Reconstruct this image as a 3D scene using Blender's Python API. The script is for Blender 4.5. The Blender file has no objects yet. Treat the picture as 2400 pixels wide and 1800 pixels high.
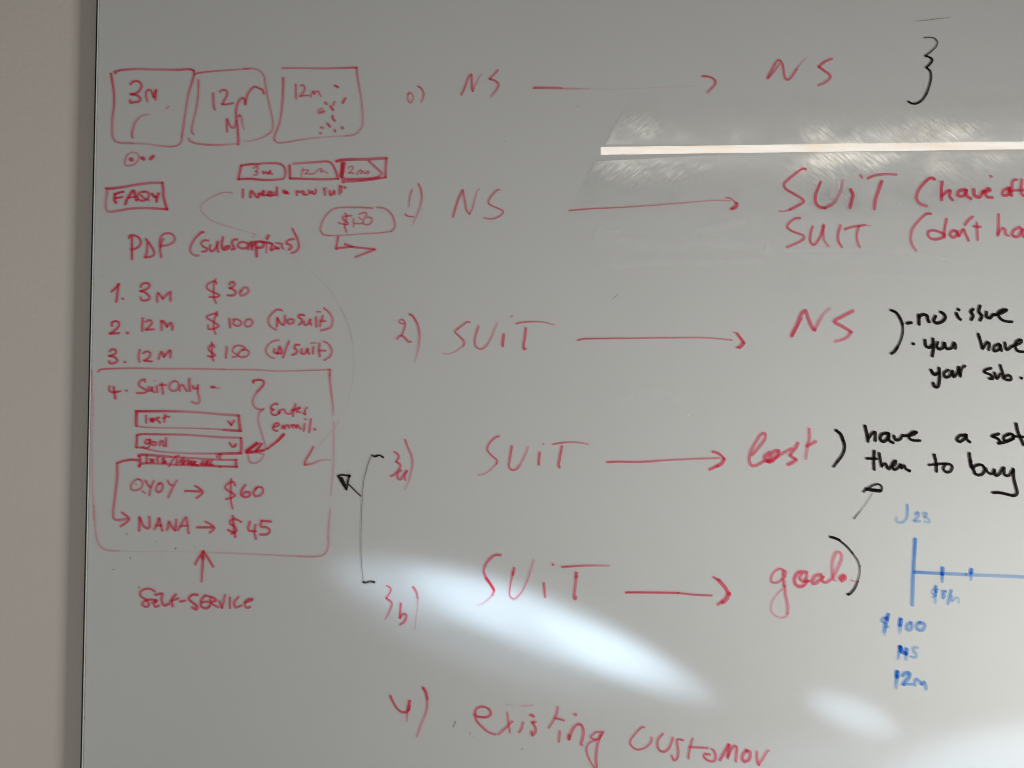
import bpy, math, random
from mathutils import Vector, Matrix, noise

random.seed(7)
scene = bpy.context.scene
col = scene.collection
R = math.radians

# ------------------------------------------------------------------ camera
CAM_D = 0.87          # metres from the glass
PITCH = R(2.13)
EYE = 1.50            # height of the camera above the floor
cam_data = bpy.data.cameras.new('camera')
cam = bpy.data.objects.new('camera', cam_data)
col.objects.link(cam)
cam.location = (0, -CAM_D, EYE)
cam.rotation_euler = (R(90) + PITCH, 0, 0)
cam_data.sensor_width = 36.0
cam_data.lens = 1733.0 / 2400.0 * 36.0
cam_data.clip_start = 0.05
cam_data.clip_end = 100
scene.camera = cam

# ------------------------------------------------------------------ world, exposure
world = bpy.data.worlds.new('World')
scene.world = world
world.use_nodes = True
bgn = world.node_tree.nodes['Background']
bgn.inputs[0].default_value = (1.0, 1.0, 0.98, 1)
bgn.inputs[1].default_value = 0.060

scene.view_settings.view_transform = 'Standard'
scene.view_settings.look = 'None'
scene.view_settings.exposure = 0.07
scene.view_settings.gamma = 1
scene.view_settings.use_curve_mapping = False
scene.render.engine = 'CYCLES'
scene.cycles.max_bounces = 8
scene.cycles.transparent_max_bounces = 48
scene.cycles.use_denoising = True
scene.cycles.sample_clamp_indirect = 4.0
scene.cycles.filter_width = 1.05

# ------------------------------------------------------------------ lamps
def area(name, loc, target, sx, sy, watts, color):
    d = bpy.data.lights.new(name, 'AREA')
    d.shape = 'RECTANGLE'
    d.size, d.size_y, d.energy, d.color = sx, sy, watts, color
    o = bpy.data.objects.new(name, d)
    col.objects.link(o)
    o.location = loc
    o.rotation_euler = (Vector(target) - Vector(loc)).to_track_quat('-Z', 'Y').to_euler()
    return o

key = area('window_light', (1.90, -0.95, EYE - 0.88), (0.34, 0, EYE - 0.12), 0.38, 0.52, 6.4, (1.0, 1.0, 0.985))
key.data.spread = R(72)
area('left_fill', (-2.30, -1.15, EYE - 0.65), (0.0, 0, EYE - 0.10), 0.8, 1.0, 11.6, (1.0, 0.985, 0.95))  # added fill from the left, fitted to the board's brightness

def ray(u, v):
    """direction of a photo pixel from the camera"""
    cx, cy = (u - 1200) / 1733.0, (900 - v) / 1733.0
    return Vector((cx, math.cos(PITCH) - cy * math.sin(PITCH), math.sin(PITCH) + cy * math.cos(PITCH)))

# added long narrow lamp behind the camera, mirrored as the bright strip
def strip_lamp():
    y_l = 2.2
    def at(u, v):
        d = ray(u, v)
        return cam.location + d * ((CAM_D + y_l) / d.y)
    a, b = at(1408, 353.5), at(2640, 337.5)
    a.y = b.y = -y_l
    xax = (b - a).normalized()
    zax = Vector((0, -1, 0))
    yax = zax.cross(xax)
    d = bpy.data.lights.new('strip_light', 'AREA')
    d.shape = 'RECTANGLE'
    d.size = (b - a).length
    d.size_y = 18.5 / 1733.0 * (CAM_D + y_l)
    L = 12.0
    d.energy = L * math.pi * d.size * d.size_y
    d.color = (1.0, 1.0, 1.0)
    d.use_nodes = True
    nt = d.node_tree
    em = nt.nodes['Emission']
    geo = nt.nodes.new('ShaderNodeNewGeometry')
    mp = nt.nodes.new('ShaderNodeMapping')
    mp.inputs['Scale'].default_value = (5.0, 1, 90)
    nz = nt.nodes.new('ShaderNodeTexNoise')
    nz.inputs['Scale'].default_value = 1.0
    nz.inputs['Detail'].default_value = 3
    rp = nt.nodes.new('ShaderNodeValToRGB')
    e = rp.color_ramp.elements
    e[0].position, e[0].color = 0.38, (1.0, 0.74, 0.48, 1)
    e[1].position, e[1].color = 0.60, (1.12, 1.02, 0.94, 1)
    m = rp.color_ramp.elements.new(0.47); m.color = (1.05, 0.88, 0.70, 1)
    nt.links.new(geo.outputs['Position'], mp.inputs[0])
    nt.links.new(mp.outputs[0], nz.inputs[0])
    nt.links.new(nz.outputs[0], rp.inputs[0])
    nt.links.new(rp.outputs[0], em.inputs[0])
    o = bpy.data.objects.new('strip_light', d)
    col.objects.link(o)
    M = Matrix((xax, yax, zax)).transposed().to_4x4()
    M.translation = (a + b) / 2
    o.matrix_world = M
strip_lamp()

# added spot lamps that make the pale glare patches: narrow and soft
def beam(cx, cz, ang, ra, rb, watts, src, color=(0.60, 0.79, 1.0), blend=0.85):
    c = Vector((cx, 0, EYE + cz))
    s = Vector(src) + Vector((0, 0, EYE))
    r = (c - s).length
    d = (c - s) / r
    u = Vector((math.cos(ang), 0, math.sin(ang))) * ra
    v = Vector((-math.sin(ang), 0, math.cos(ang))) * rb
    u, v = u - d * u.dot(d), v - d * v.dot(d)
    # principal axes of the projected ellipse
    e1 = u.normalized(); e2 = (-d).cross(e1)
    a11, a12 = u.dot(e1), u.dot(e2)
    b11, b12 = v.dot(e1), v.dot(e2)
    sxx, sxy, syy = a11*a11 + b11*b11, a11*a12 + b11*b12, a12*a12 + b12*b12
    th = 0.5 * math.atan2(2*sxy, sxx - syy)
    X = e1 * math.cos(th) + e2 * math.sin(th)
    Y = (-d).cross(X)
    l1 = math.sqrt(max(1e-9, sxx*math.cos(th)**2 + 2*sxy*math.sin(th)*math.cos(th) + syy*math.sin(th)**2))
    l2 = math.sqrt(max(1e-9, sxx*math.sin(th)**2 - 2*sxy*math.sin(th)*math.cos(th) + syy*math.cos(th)**2))
    L = bpy.data.lights.new('glare_light', 'SPOT')
    half = math.atan(l1 / r)
    L.spot_size = 2 * half
    L.spot_blend = blend
    L.energy = watts * 5.4
    L.color = color
    L.shadow_soft_size = 0.006
    o = bpy.data.objects.new('glare_light', L)
    col.objects.link(o)
    M = Matrix((X, Y * (l2 / l1), -d)).transposed().to_4x4()
    M.translation = s
    o.matrix_world = M

def bpt(u, v):
    d = ray(u, v)
    q = d * (CAM_D / d.y)
    return q.x, q.z

SRC = (0.5, -1.6, 2.6)
for (u, v, ang, ra, rb, w, soft) in (
        (1050, 1394, -13, 0.165, 0.040, 46, 0.95),
        (1265, 1462, -21, 0.190, 0.039, 88, 0.8),
        (1460, 1541, -24, 0.135, 0.029, 76, 0.85),
        (1170, 1462, -18, 0.250, 0.074, 30, 1.0),
        (2000, 1672, -20, 0.070, 0.024, 64, 1.0),
        (2410, 1790, 10, 0.230, 0.066, 52, 1.0),
        (2050, 1810, 4, 0.340, 0.060, 16, 1.0)):
    x, z = bpt(u, v)
    beam(x, z, R(ang), ra, rb, w, SRC, blend=soft)

# ------------------------------------------------------------------ materials
def mat(name):
    m = bpy.data.materials.new(name)
    m.use_nodes = True
    m.node_tree.nodes.clear()
    return m, m.node_tree.nodes, m.node_tree.links

def math_node(N, Lk, op, a, b=None, c=None, clamp=False):
    n = N.new('ShaderNodeMath'); n.operation = op; n.use_clamp = clamp
    for i, q in enumerate((a, b, c)):
        if q is None: continue
        if hasattr(q, 'links'): Lk.new(q, n.inputs[i])
        else: n.inputs[i].default_value = q
    return n.outputs[0]

def plain(name, color, rough=0.6, mottle=0.0, scale=6.0, bump=0.0, bump_scale=300):
    m, N, Lk = mat(name)
    out = N.new('ShaderNodeOutputMaterial'); b = N.new('ShaderNodeBsdfPrincipled')
    b.inputs['Roughness'].default_value = rough
    b.inputs['Specular IOR Level'].default_value = 0.25
    tc = N.new('ShaderNodeTexCoord')
    nz = N.new('ShaderNodeTexNoise'); nz.inputs['Scale'].default_value = scale; nz.inputs['Detail'].default_value = 5
    Lk.new(tc.outputs['Object'], nz.inputs[0])
    mx = N.new('ShaderNodeMixRGB')
    mx.inputs[1].default_value = tuple(c * (1 - mottle) for c in color) + (1,)
    mx.inputs[2].default_value = tuple(min(1, c * (1 + mottle)) for c in color) + (1,)
    Lk.new(nz.outputs[0], mx.inputs[0]); Lk.new(mx.outputs[0], b.inputs['Base Color'])
    if bump:
        n2 = N.new('ShaderNodeTexNoise'); n2.inputs['Scale'].default_value = bump_scale; n2.inputs['Detail'].default_value = 3
        Lk.new(tc.outputs['Object'], n2.inputs[0])
        bp = N.new('ShaderNodeBump'); bp.inputs['Strength'].default_value = bump; bp.inputs['Distance'].default_value = 0.002
        Lk.new(n2.outputs[0], bp.inputs['Height']); Lk.new(bp.outputs[0], b.inputs['Normal'])
    Lk.new(b.outputs[0], out.inputs[0])
    return m

M_WALL = plain('painted_wall', (0.74, 0.68, 0.612), 0.8, 0.03, 5.0, 0.16, 190)
M_BACK = plain('white_back_paint', (0.785, 0.782, 0.765), 0.6, 0.035, 5.0)
M_GAP_SHADE = plain('dark_gap_shade', (0.018, 0.016, 0.015), 0.5)  # dark colour stands for the shaded gap at the board's edge
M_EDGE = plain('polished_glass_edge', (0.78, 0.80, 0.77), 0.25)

def glass():
    m, N, Lk = mat('clear_glass')
    out = N.new('ShaderNodeOutputMaterial')
    tr = N.new('ShaderNodeBsdfTransparent'); tr.inputs[0].default_value = (0.992, 0.996, 0.99, 1)
    gl = N.new('ShaderNodeBsdfGlossy'); gl.inputs['Roughness'].default_value = 0.0
    lw = N.new('ShaderNodeLayerWeight'); lw.inputs[0].default_value = 0.5
    fr = math_node(N, Lk, 'MULTIPLY_ADD', math_node(N, Lk, 'POWER', lw.outputs['Facing'], 5.0), 0.945, 0.055)
    mx = N.new('ShaderNodeMixShader')
    Lk.new(fr, mx.inputs[0]); Lk.new(tr.outputs[0], mx.inputs[1]); Lk.new(gl.outputs[0], mx.inputs[2])
    Lk.new(mx.outputs[0], out.inputs[0])
    return m
M_GLASS = glass()

def ink(name, through, pigment, cover):
    """marker ink: tinted film that lets light through where it is thin"""
    m, N, Lk = mat(name)
    out = N.new('ShaderNodeOutputMaterial')
    at = N.new('ShaderNodeAttribute'); at.attribute_name = 'ink_load'
    uv = N.new('ShaderNodeUVMap')
    sp = N.new('ShaderNodeSeparateXYZ'); Lk.new(uv.outputs[0], sp.inputs[0])
    mp = N.new('ShaderNodeMapping'); mp.inputs['Scale'].default_value = (28, 1.6, 1)
    Lk.new(uv.outputs[0], mp.inputs[0])
    nz = N.new('ShaderNodeTexNoise'); nz.inputs['Scale'].default_value = 1.0; nz.inputs['Detail'].default_value = 3
    Lk.new(mp.outputs[0], nz.inputs[0])
    streak = math_node(N, Lk, 'MULTIPLY_ADD', nz.outputs[0], 0.9, 0.55)
    v = math_node(N, Lk, 'ABSOLUTE', sp.outputs[1])
    v2 = math_node(N, Lk, 'MULTIPLY', v, v)
    rim = math_node(N, Lk, 'MULTIPLY_ADD', v2, 0.35, 0.86)
    soft = N.new('ShaderNodeMapRange'); soft.interpolation_type = 'SMOOTHSTEP'
    soft.inputs[1].default_value = 0.86; soft.inputs[2].default_value = 1.0
    soft.inputs[3].default_value = 1.0; soft.inputs[4].default_value = 0.35
    Lk.new(v, soft.inputs[0])
    d = math_node(N, Lk, 'MULTIPLY', at.outputs['Fac'], streak)
    d = math_node(N, Lk, 'MULTIPLY', d, rim)
    d = math_node(N, Lk, 'MULTIPLY', d, soft.outputs[0])
    cb = N.new('ShaderNodeCombineColor')
    for i in range(3):
        Lk.new(math_node(N, Lk, 'POWER', through[i], d), cb.inputs[i])
    tr = N.new('ShaderNodeBsdfTransparent'); Lk.new(cb.outputs[0], tr.inputs[0])
    df = N.new('ShaderNodeBsdfDiffuse'); df.inputs[0].default_value = pigment + (1,)
    fac = math_node(N, Lk, 'SUBTRACT', 1.0, math_node(N, Lk, 'POWER', 1.0 - cover, d), clamp=True)
    mx = N.new('ShaderNodeMixShader')
    Lk.new(fac, mx.inputs[0]); Lk.new(tr.outputs[0], mx.inputs[1]); Lk.new(df.outputs[0], mx.inputs[2])
    Lk.new(mx.outputs[0], out.inputs[0])
    return m

INK = {
    'red': ink('red_marker_ink', (0.99, 0.15, 0.23), (0.94, 0.10, 0.15), 0.28),
    'black': ink('black_marker_ink', (0.055, 0.048, 0.045), (0.02, 0.016, 0.015), 0.5),
    'blue': ink('blue_marker_ink', (0.10, 0.29, 0.86), (0.03, 0.18, 0.70), 0.15),
    'grey': ink('old_grey_ink', (0.30, 0.31, 0.31), (0.12, 0.12, 0.12), 0.3),
}

def residue():
    m, N, Lk = mat('dried_wipe_residue')
    out = N.new('ShaderNodeOutputMaterial')
    at = N.new('ShaderNodeAttribute'); at.attribute_name = 'ink_load'
    uv = N.new('ShaderNodeUVMap')
    mp = N.new('ShaderNodeMapping'); mp.inputs['Scale'].default_value = (9, 2.2, 1)
    Lk.new(uv.outputs[0], mp.inputs[0])
    nz = N.new('ShaderNodeTexNoise'); nz.inputs['Scale'].default_value = 1.0; nz.inputs['Detail'].default_value = 4
    Lk.new(mp.outputs[0], nz.inputs[0])
    k = math_node(N, Lk, 'MULTIPLY_ADD', nz.outputs[0], 0.9, 0.1)
    fac = math_node(N, Lk, 'MULTIPLY', at.outputs['Fac'], k)
    sp = N.new('ShaderNodeSeparateXYZ'); Lk.new(uv.outputs[0], sp.inputs[0])
    soft = N.new('ShaderNodeMapRange'); soft.interpolation_type = 'SMOOTHSTEP'
    soft.inputs[1].default_value = 0.55; soft.inputs[2].default_value = 1.0
    soft.inputs[3].default_value = 0.48; soft.inputs[4].default_value = 0.06
    Lk.new(math_node(N, Lk, 'ABSOLUTE', sp.outputs[1]), soft.inputs[0])
    fac = math_node(N, Lk, 'MULTIPLY', fac, soft.outputs[0], clamp=True)
    tr = N.new('ShaderNodeBsdfTransparent')
    df = N.new('ShaderNodeBsdfDiffuse'); df.inputs[0].default_value = (0.97, 0.97, 0.965, 1)
    mx = N.new('ShaderNodeMixShader')
    Lk.new(fac, mx.inputs[0]); Lk.new(tr.outputs[0], mx.inputs[1]); Lk.new(df.outputs[0], mx.inputs[2])
    Lk.new(mx.outputs[0], out.inputs[0])
    return m
INK['residue'] = residue()

# ------------------------------------------------------------------ mesh helpers
def add_box(V, F, x0, x1, y0, y1, z0, z1):
    b = len(V)
    V += [(x0,y0,z0),(x1,y0,z0),(x1,y1,z0),(x0,y1,z0),(x0,y0,z1),(x1,y0,z1),(x1,y1,z1),(x0,y1,z1)]
    F += [tuple(b+i for i in f) for f in ((0,1,5,4),(1,2,6,5),(2,3,7,6),(3,0,4,7),(4,5,6,7),(3,2,1,0))]

def mesh_obj(name, V, F, m, parent=None):
    me = bpy.data.meshes.new(name)
    me.from_pydata(V, [], F)
    me.materials.append(m)
    o = bpy.data.objects.new(name, me)
    col.objects.link(o)
    if parent: o.parent = parent
    return o

# ------------------------------------------------------------------ wall
V, F = [], []
add_box(V, F, -3, 4, 0.0130, 0.18, 0, 3.0)
wall = mesh_obj('wall', V, F, M_WALL)
wall['kind'] = 'structure'
wall['label'] = 'plain beige painted wall behind and beside the glass board'

# ------------------------------------------------------------------ the glass board
XL, XR, ZB, ZT = -0.497, 1.62, EYE - 0.62, EYE + 0.66
board = bpy.data.objects.new('whiteboard', None)
col.objects.link(board)
BASE = Vector(((XL + XR) / 2, 0, ZB))
board.location = BASE
board['label'] = 'white glass whiteboard on the beige wall, covered in red, black and blue handwriting'
board['category'] = 'whiteboard'

def loc(x, y, z):
    return (x - BASE.x, y - BASE.y, z - BASE.z)

def board_box(name, boxes, m):
    V, F = [], []
    for b in boxes: add_box(V, F, *b)
    return mesh_obj(name, [loc(*v) for v in V], F, m, board)

board_box('back_panel', [(XL + 0.0012, XR - 0.0012, 0.0007, 0.0100, ZB + 0.0012, ZT - 0.0012)], M_BACK)
board_box('glass_pane', [(XL + 0.0010, XR - 0.0010, 0.0, 0.0005, ZB + 0.0010, ZT - 0.0010)], M_GLASS)
# the back of the pane is bonded to the paint: no air gap, no face there
gp = bpy.data.objects['glass_pane'].data
bmv = [list(v.co) for v in gp.vertices]
bmf = [tuple(q.vertices) for q in gp.polygons if q.normal.y < 0.5]
gp.clear_geometry(); gp.from_pydata(bmv, [], bmf)
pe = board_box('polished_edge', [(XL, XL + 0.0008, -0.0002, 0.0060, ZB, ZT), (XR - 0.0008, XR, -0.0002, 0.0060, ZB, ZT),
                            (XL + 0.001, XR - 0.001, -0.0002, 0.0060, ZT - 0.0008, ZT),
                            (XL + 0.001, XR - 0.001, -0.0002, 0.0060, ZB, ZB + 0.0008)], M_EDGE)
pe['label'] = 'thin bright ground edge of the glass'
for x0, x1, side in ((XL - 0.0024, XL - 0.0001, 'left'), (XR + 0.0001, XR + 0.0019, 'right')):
    et = board_box('gap_shade_strip', [(x0, x1, 0.0010, 0.0110, ZB, ZT)], M_GAP_SHADE)
    et['label'] = 'narrow dark strip standing for the shaded gap along the %s side of the glass' % side

# ------------------------------------------------------------------ smeared film shaped to the glow round the mirrored strip
def film(name, label, rows, amount, slant):
    """rows: list of (v, u0, u1) photo rows of the wiped, glowing area, laid on the glass"""
    m, N, Lk = mat('wiped_glow_film')
    out = N.new('ShaderNodeOutputMaterial')
    at = N.new('ShaderNodeAttribute'); at.attribute_name = 'ink_load'
    tc = N.new('ShaderNodeTexCoord')
    def strk(ang, sx, sy, detail, lo, hi):
        mp = N.new('ShaderNodeMapping'); mp.vector_type = 'TEXTURE'
        mp.inputs['Rotation'].default_value = (0, ang, 0)
        mp.inputs['Scale'].default_value = (1.0 / sx, 1, 1.0 / sy)
        Lk.new(tc.outputs['Object'], mp.inputs[0])
        nz = N.new('ShaderNodeTexNoise'); nz.inputs['Scale'].default_value = 1.0
        nz.inputs['Detail'].default_value = detail; nz.inputs['Roughness'].default_value = 0.62
        nz.inputs['Distortion'].default_value = 0.15
        Lk.new(mp.outputs[0], nz.inputs[0])
        mr = N.new('ShaderNodeMapRange'); mr.inputs[1].default_value = lo; mr.inputs[2].default_value = hi
        Lk.new(nz.outputs[0], mr.inputs[0])
        return mr.outputs[0]
    # the cloth went one way on the left, the other way further right
    px = N.new('ShaderNodeSeparateXYZ'); Lk.new(tc.outputs['Object'], px.inputs[0])
    side = N.new('ShaderNodeMapRange'); side.interpolation_type = 'SMOOTHSTEP'
    side.inputs[1].default_value = -0.29; side.inputs[2].default_value = -0.20
    Lk.new(px.outputs[0], side.inputs[0])
    a = strk(R(-38), 60, 520, 5, 0.30, 0.74)
    b = strk(R(40), 50, 420, 5, 0.30, 0.74)
    c = strk(0.5, 16, 30, 6, 0.36, 0.66)
    e = strk(-0.4, 9, 14, 3, 0.38, 0.62)
    m1 = math_node(N, Lk, 'MULTIPLY', a, math_node(N, Lk, 'SUBTRACT', 1.0, side.outputs[0]))
    m2 = math_node(N, Lk, 'MULTIPLY_ADD', b, side.outputs[0], m1)
    s = math_node(N, Lk, 'MULTIPLY_ADD', math_node(N, Lk, 'MULTIPLY', m2, e), 1.3, 0.20)
    s = math_node(N, Lk, 'MULTIPLY', s, math_node(N, Lk, 'MULTIPLY_ADD', c, 1.1, 0.15))
    fac = math_node(N, Lk, 'MULTIPLY', at.outputs['Fac'], s, clamp=True)
    tr = N.new('ShaderNodeBsdfTransparent')
    gl = N.new('ShaderNodeBsdfGlossy'); gl.inputs['Roughness'].default_value = 0.17
    gl.inputs[0].default_value = (0.88, 0.95, 1.0, 1)
    mx = N.new('ShaderNodeMixShader')
    Lk.new(fac, mx.inputs[0]); Lk.new(tr.outputs[0], mx.inputs[1]); Lk.new(gl.outputs[0], mx.inputs[2])
    Lk.new(mx.outputs[0], out.inputs[0])
    n = 180
    V, F, A = [], [], []
    for v, u0, u1 in rows:
        for i in range(n + 1):
            u = u0 + (u1 - u0) * i / n
            x, z = bpt(u, v(i / n) if callable(v) else v)
            vv = v(i / n) if callable(v) else v
            V.append(loc(x, -0.00004, EYE + z)); A.append(amount(u, vv))
    for j in range(len(rows) - 1):
        for i in range(n):
            a0 = j * (n + 1) + i
            F.append((a0, a0 + 1, a0 + n + 2, a0 + n + 1))
    o = mesh_obj(name, V, F, m, board)
    at_ = o.data.attributes.new('ink_load', 'FLOAT', 'POINT')
    at_.data.foreach_set('value', A)
    o['label'] = label
    return o

def edge_u(v):            # slanting edge of the light, cut into the film's shape
    return 1464 + (v - 255) * (1332 - 1464) / (493 - 255)

def bump_(u, c, w):
    return math.exp(-((u - c) / w) ** 2)

def amt_up(u, v):  # more film where the smears glow brighter above the strip
    base = 0.35 + 0.5 * bump_(u, 1500, 75) + 0.25 * bump_(u, 1710, 25) + 0.75 * bump_(u, 1960, 95) + 0.55 * bump_(u, 2230, 140) + 0.5 * bump_(u, 2420, 90)
    base -= 0.25 * bump_(u, 1800, 60)
    f = min(1, max(0, (v - 215) / 80.0))
    if v > 338: f *= 0.10
    return 0.66 * base * f

def amt_lo(u, v):  # likewise follows the glow below the strip
    base = 0.55 + 0.25 * bump_(u, 1470, 90) + 0.35 * bump_(u, 1715, 40) - 0.3 * bump_(u, 1790, 50) + 0.6 * bump_(u, 1960, 80) + 0.3 * bump_(u, 2200, 150)
    f = min(1, max(0, (520 - v) / 130.0))
    return 0.66 * base * f

def gap_v(u):             # upper limit of the lower patch
    pts = [(1380, 379), (1480, 374), (1600, 367), (1700, 362), (1780, 358), (1850, 358), (2480, 353)]
    for (a, p), (b, q) in zip(pts, pts[1:]):
        if u <= b: return p + (q - p) * (u - a) / (b - a)
    return pts[-1][1]

rows = []
for k in range(41):
    v = 215 + (343 + 19 - 215) * k / 40
    rows.append((v, edge_u(v), 2480))
film('wiped_glow_film', 'streaky wiped film, shaped to the glow above the bright mirrored strip', rows, amt_up, (R(38), R(-35)))
rows = []
for k in range(51):
    t = k / 50
    u0 = edge_u(379 + (600 - 379) * t)
    def vf(s, t=t, u0=u0):
        g = gap_v(u0 + (2480 - u0) * s)
        return g + (600 - g) * t
    rows.append((vf, u0, 2480))
film('wiped_glow_film', 'streaky wiped film, shaped to the glow below the bright mirrored strip', rows, amt_lo, (R(-38), R(35)))

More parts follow.
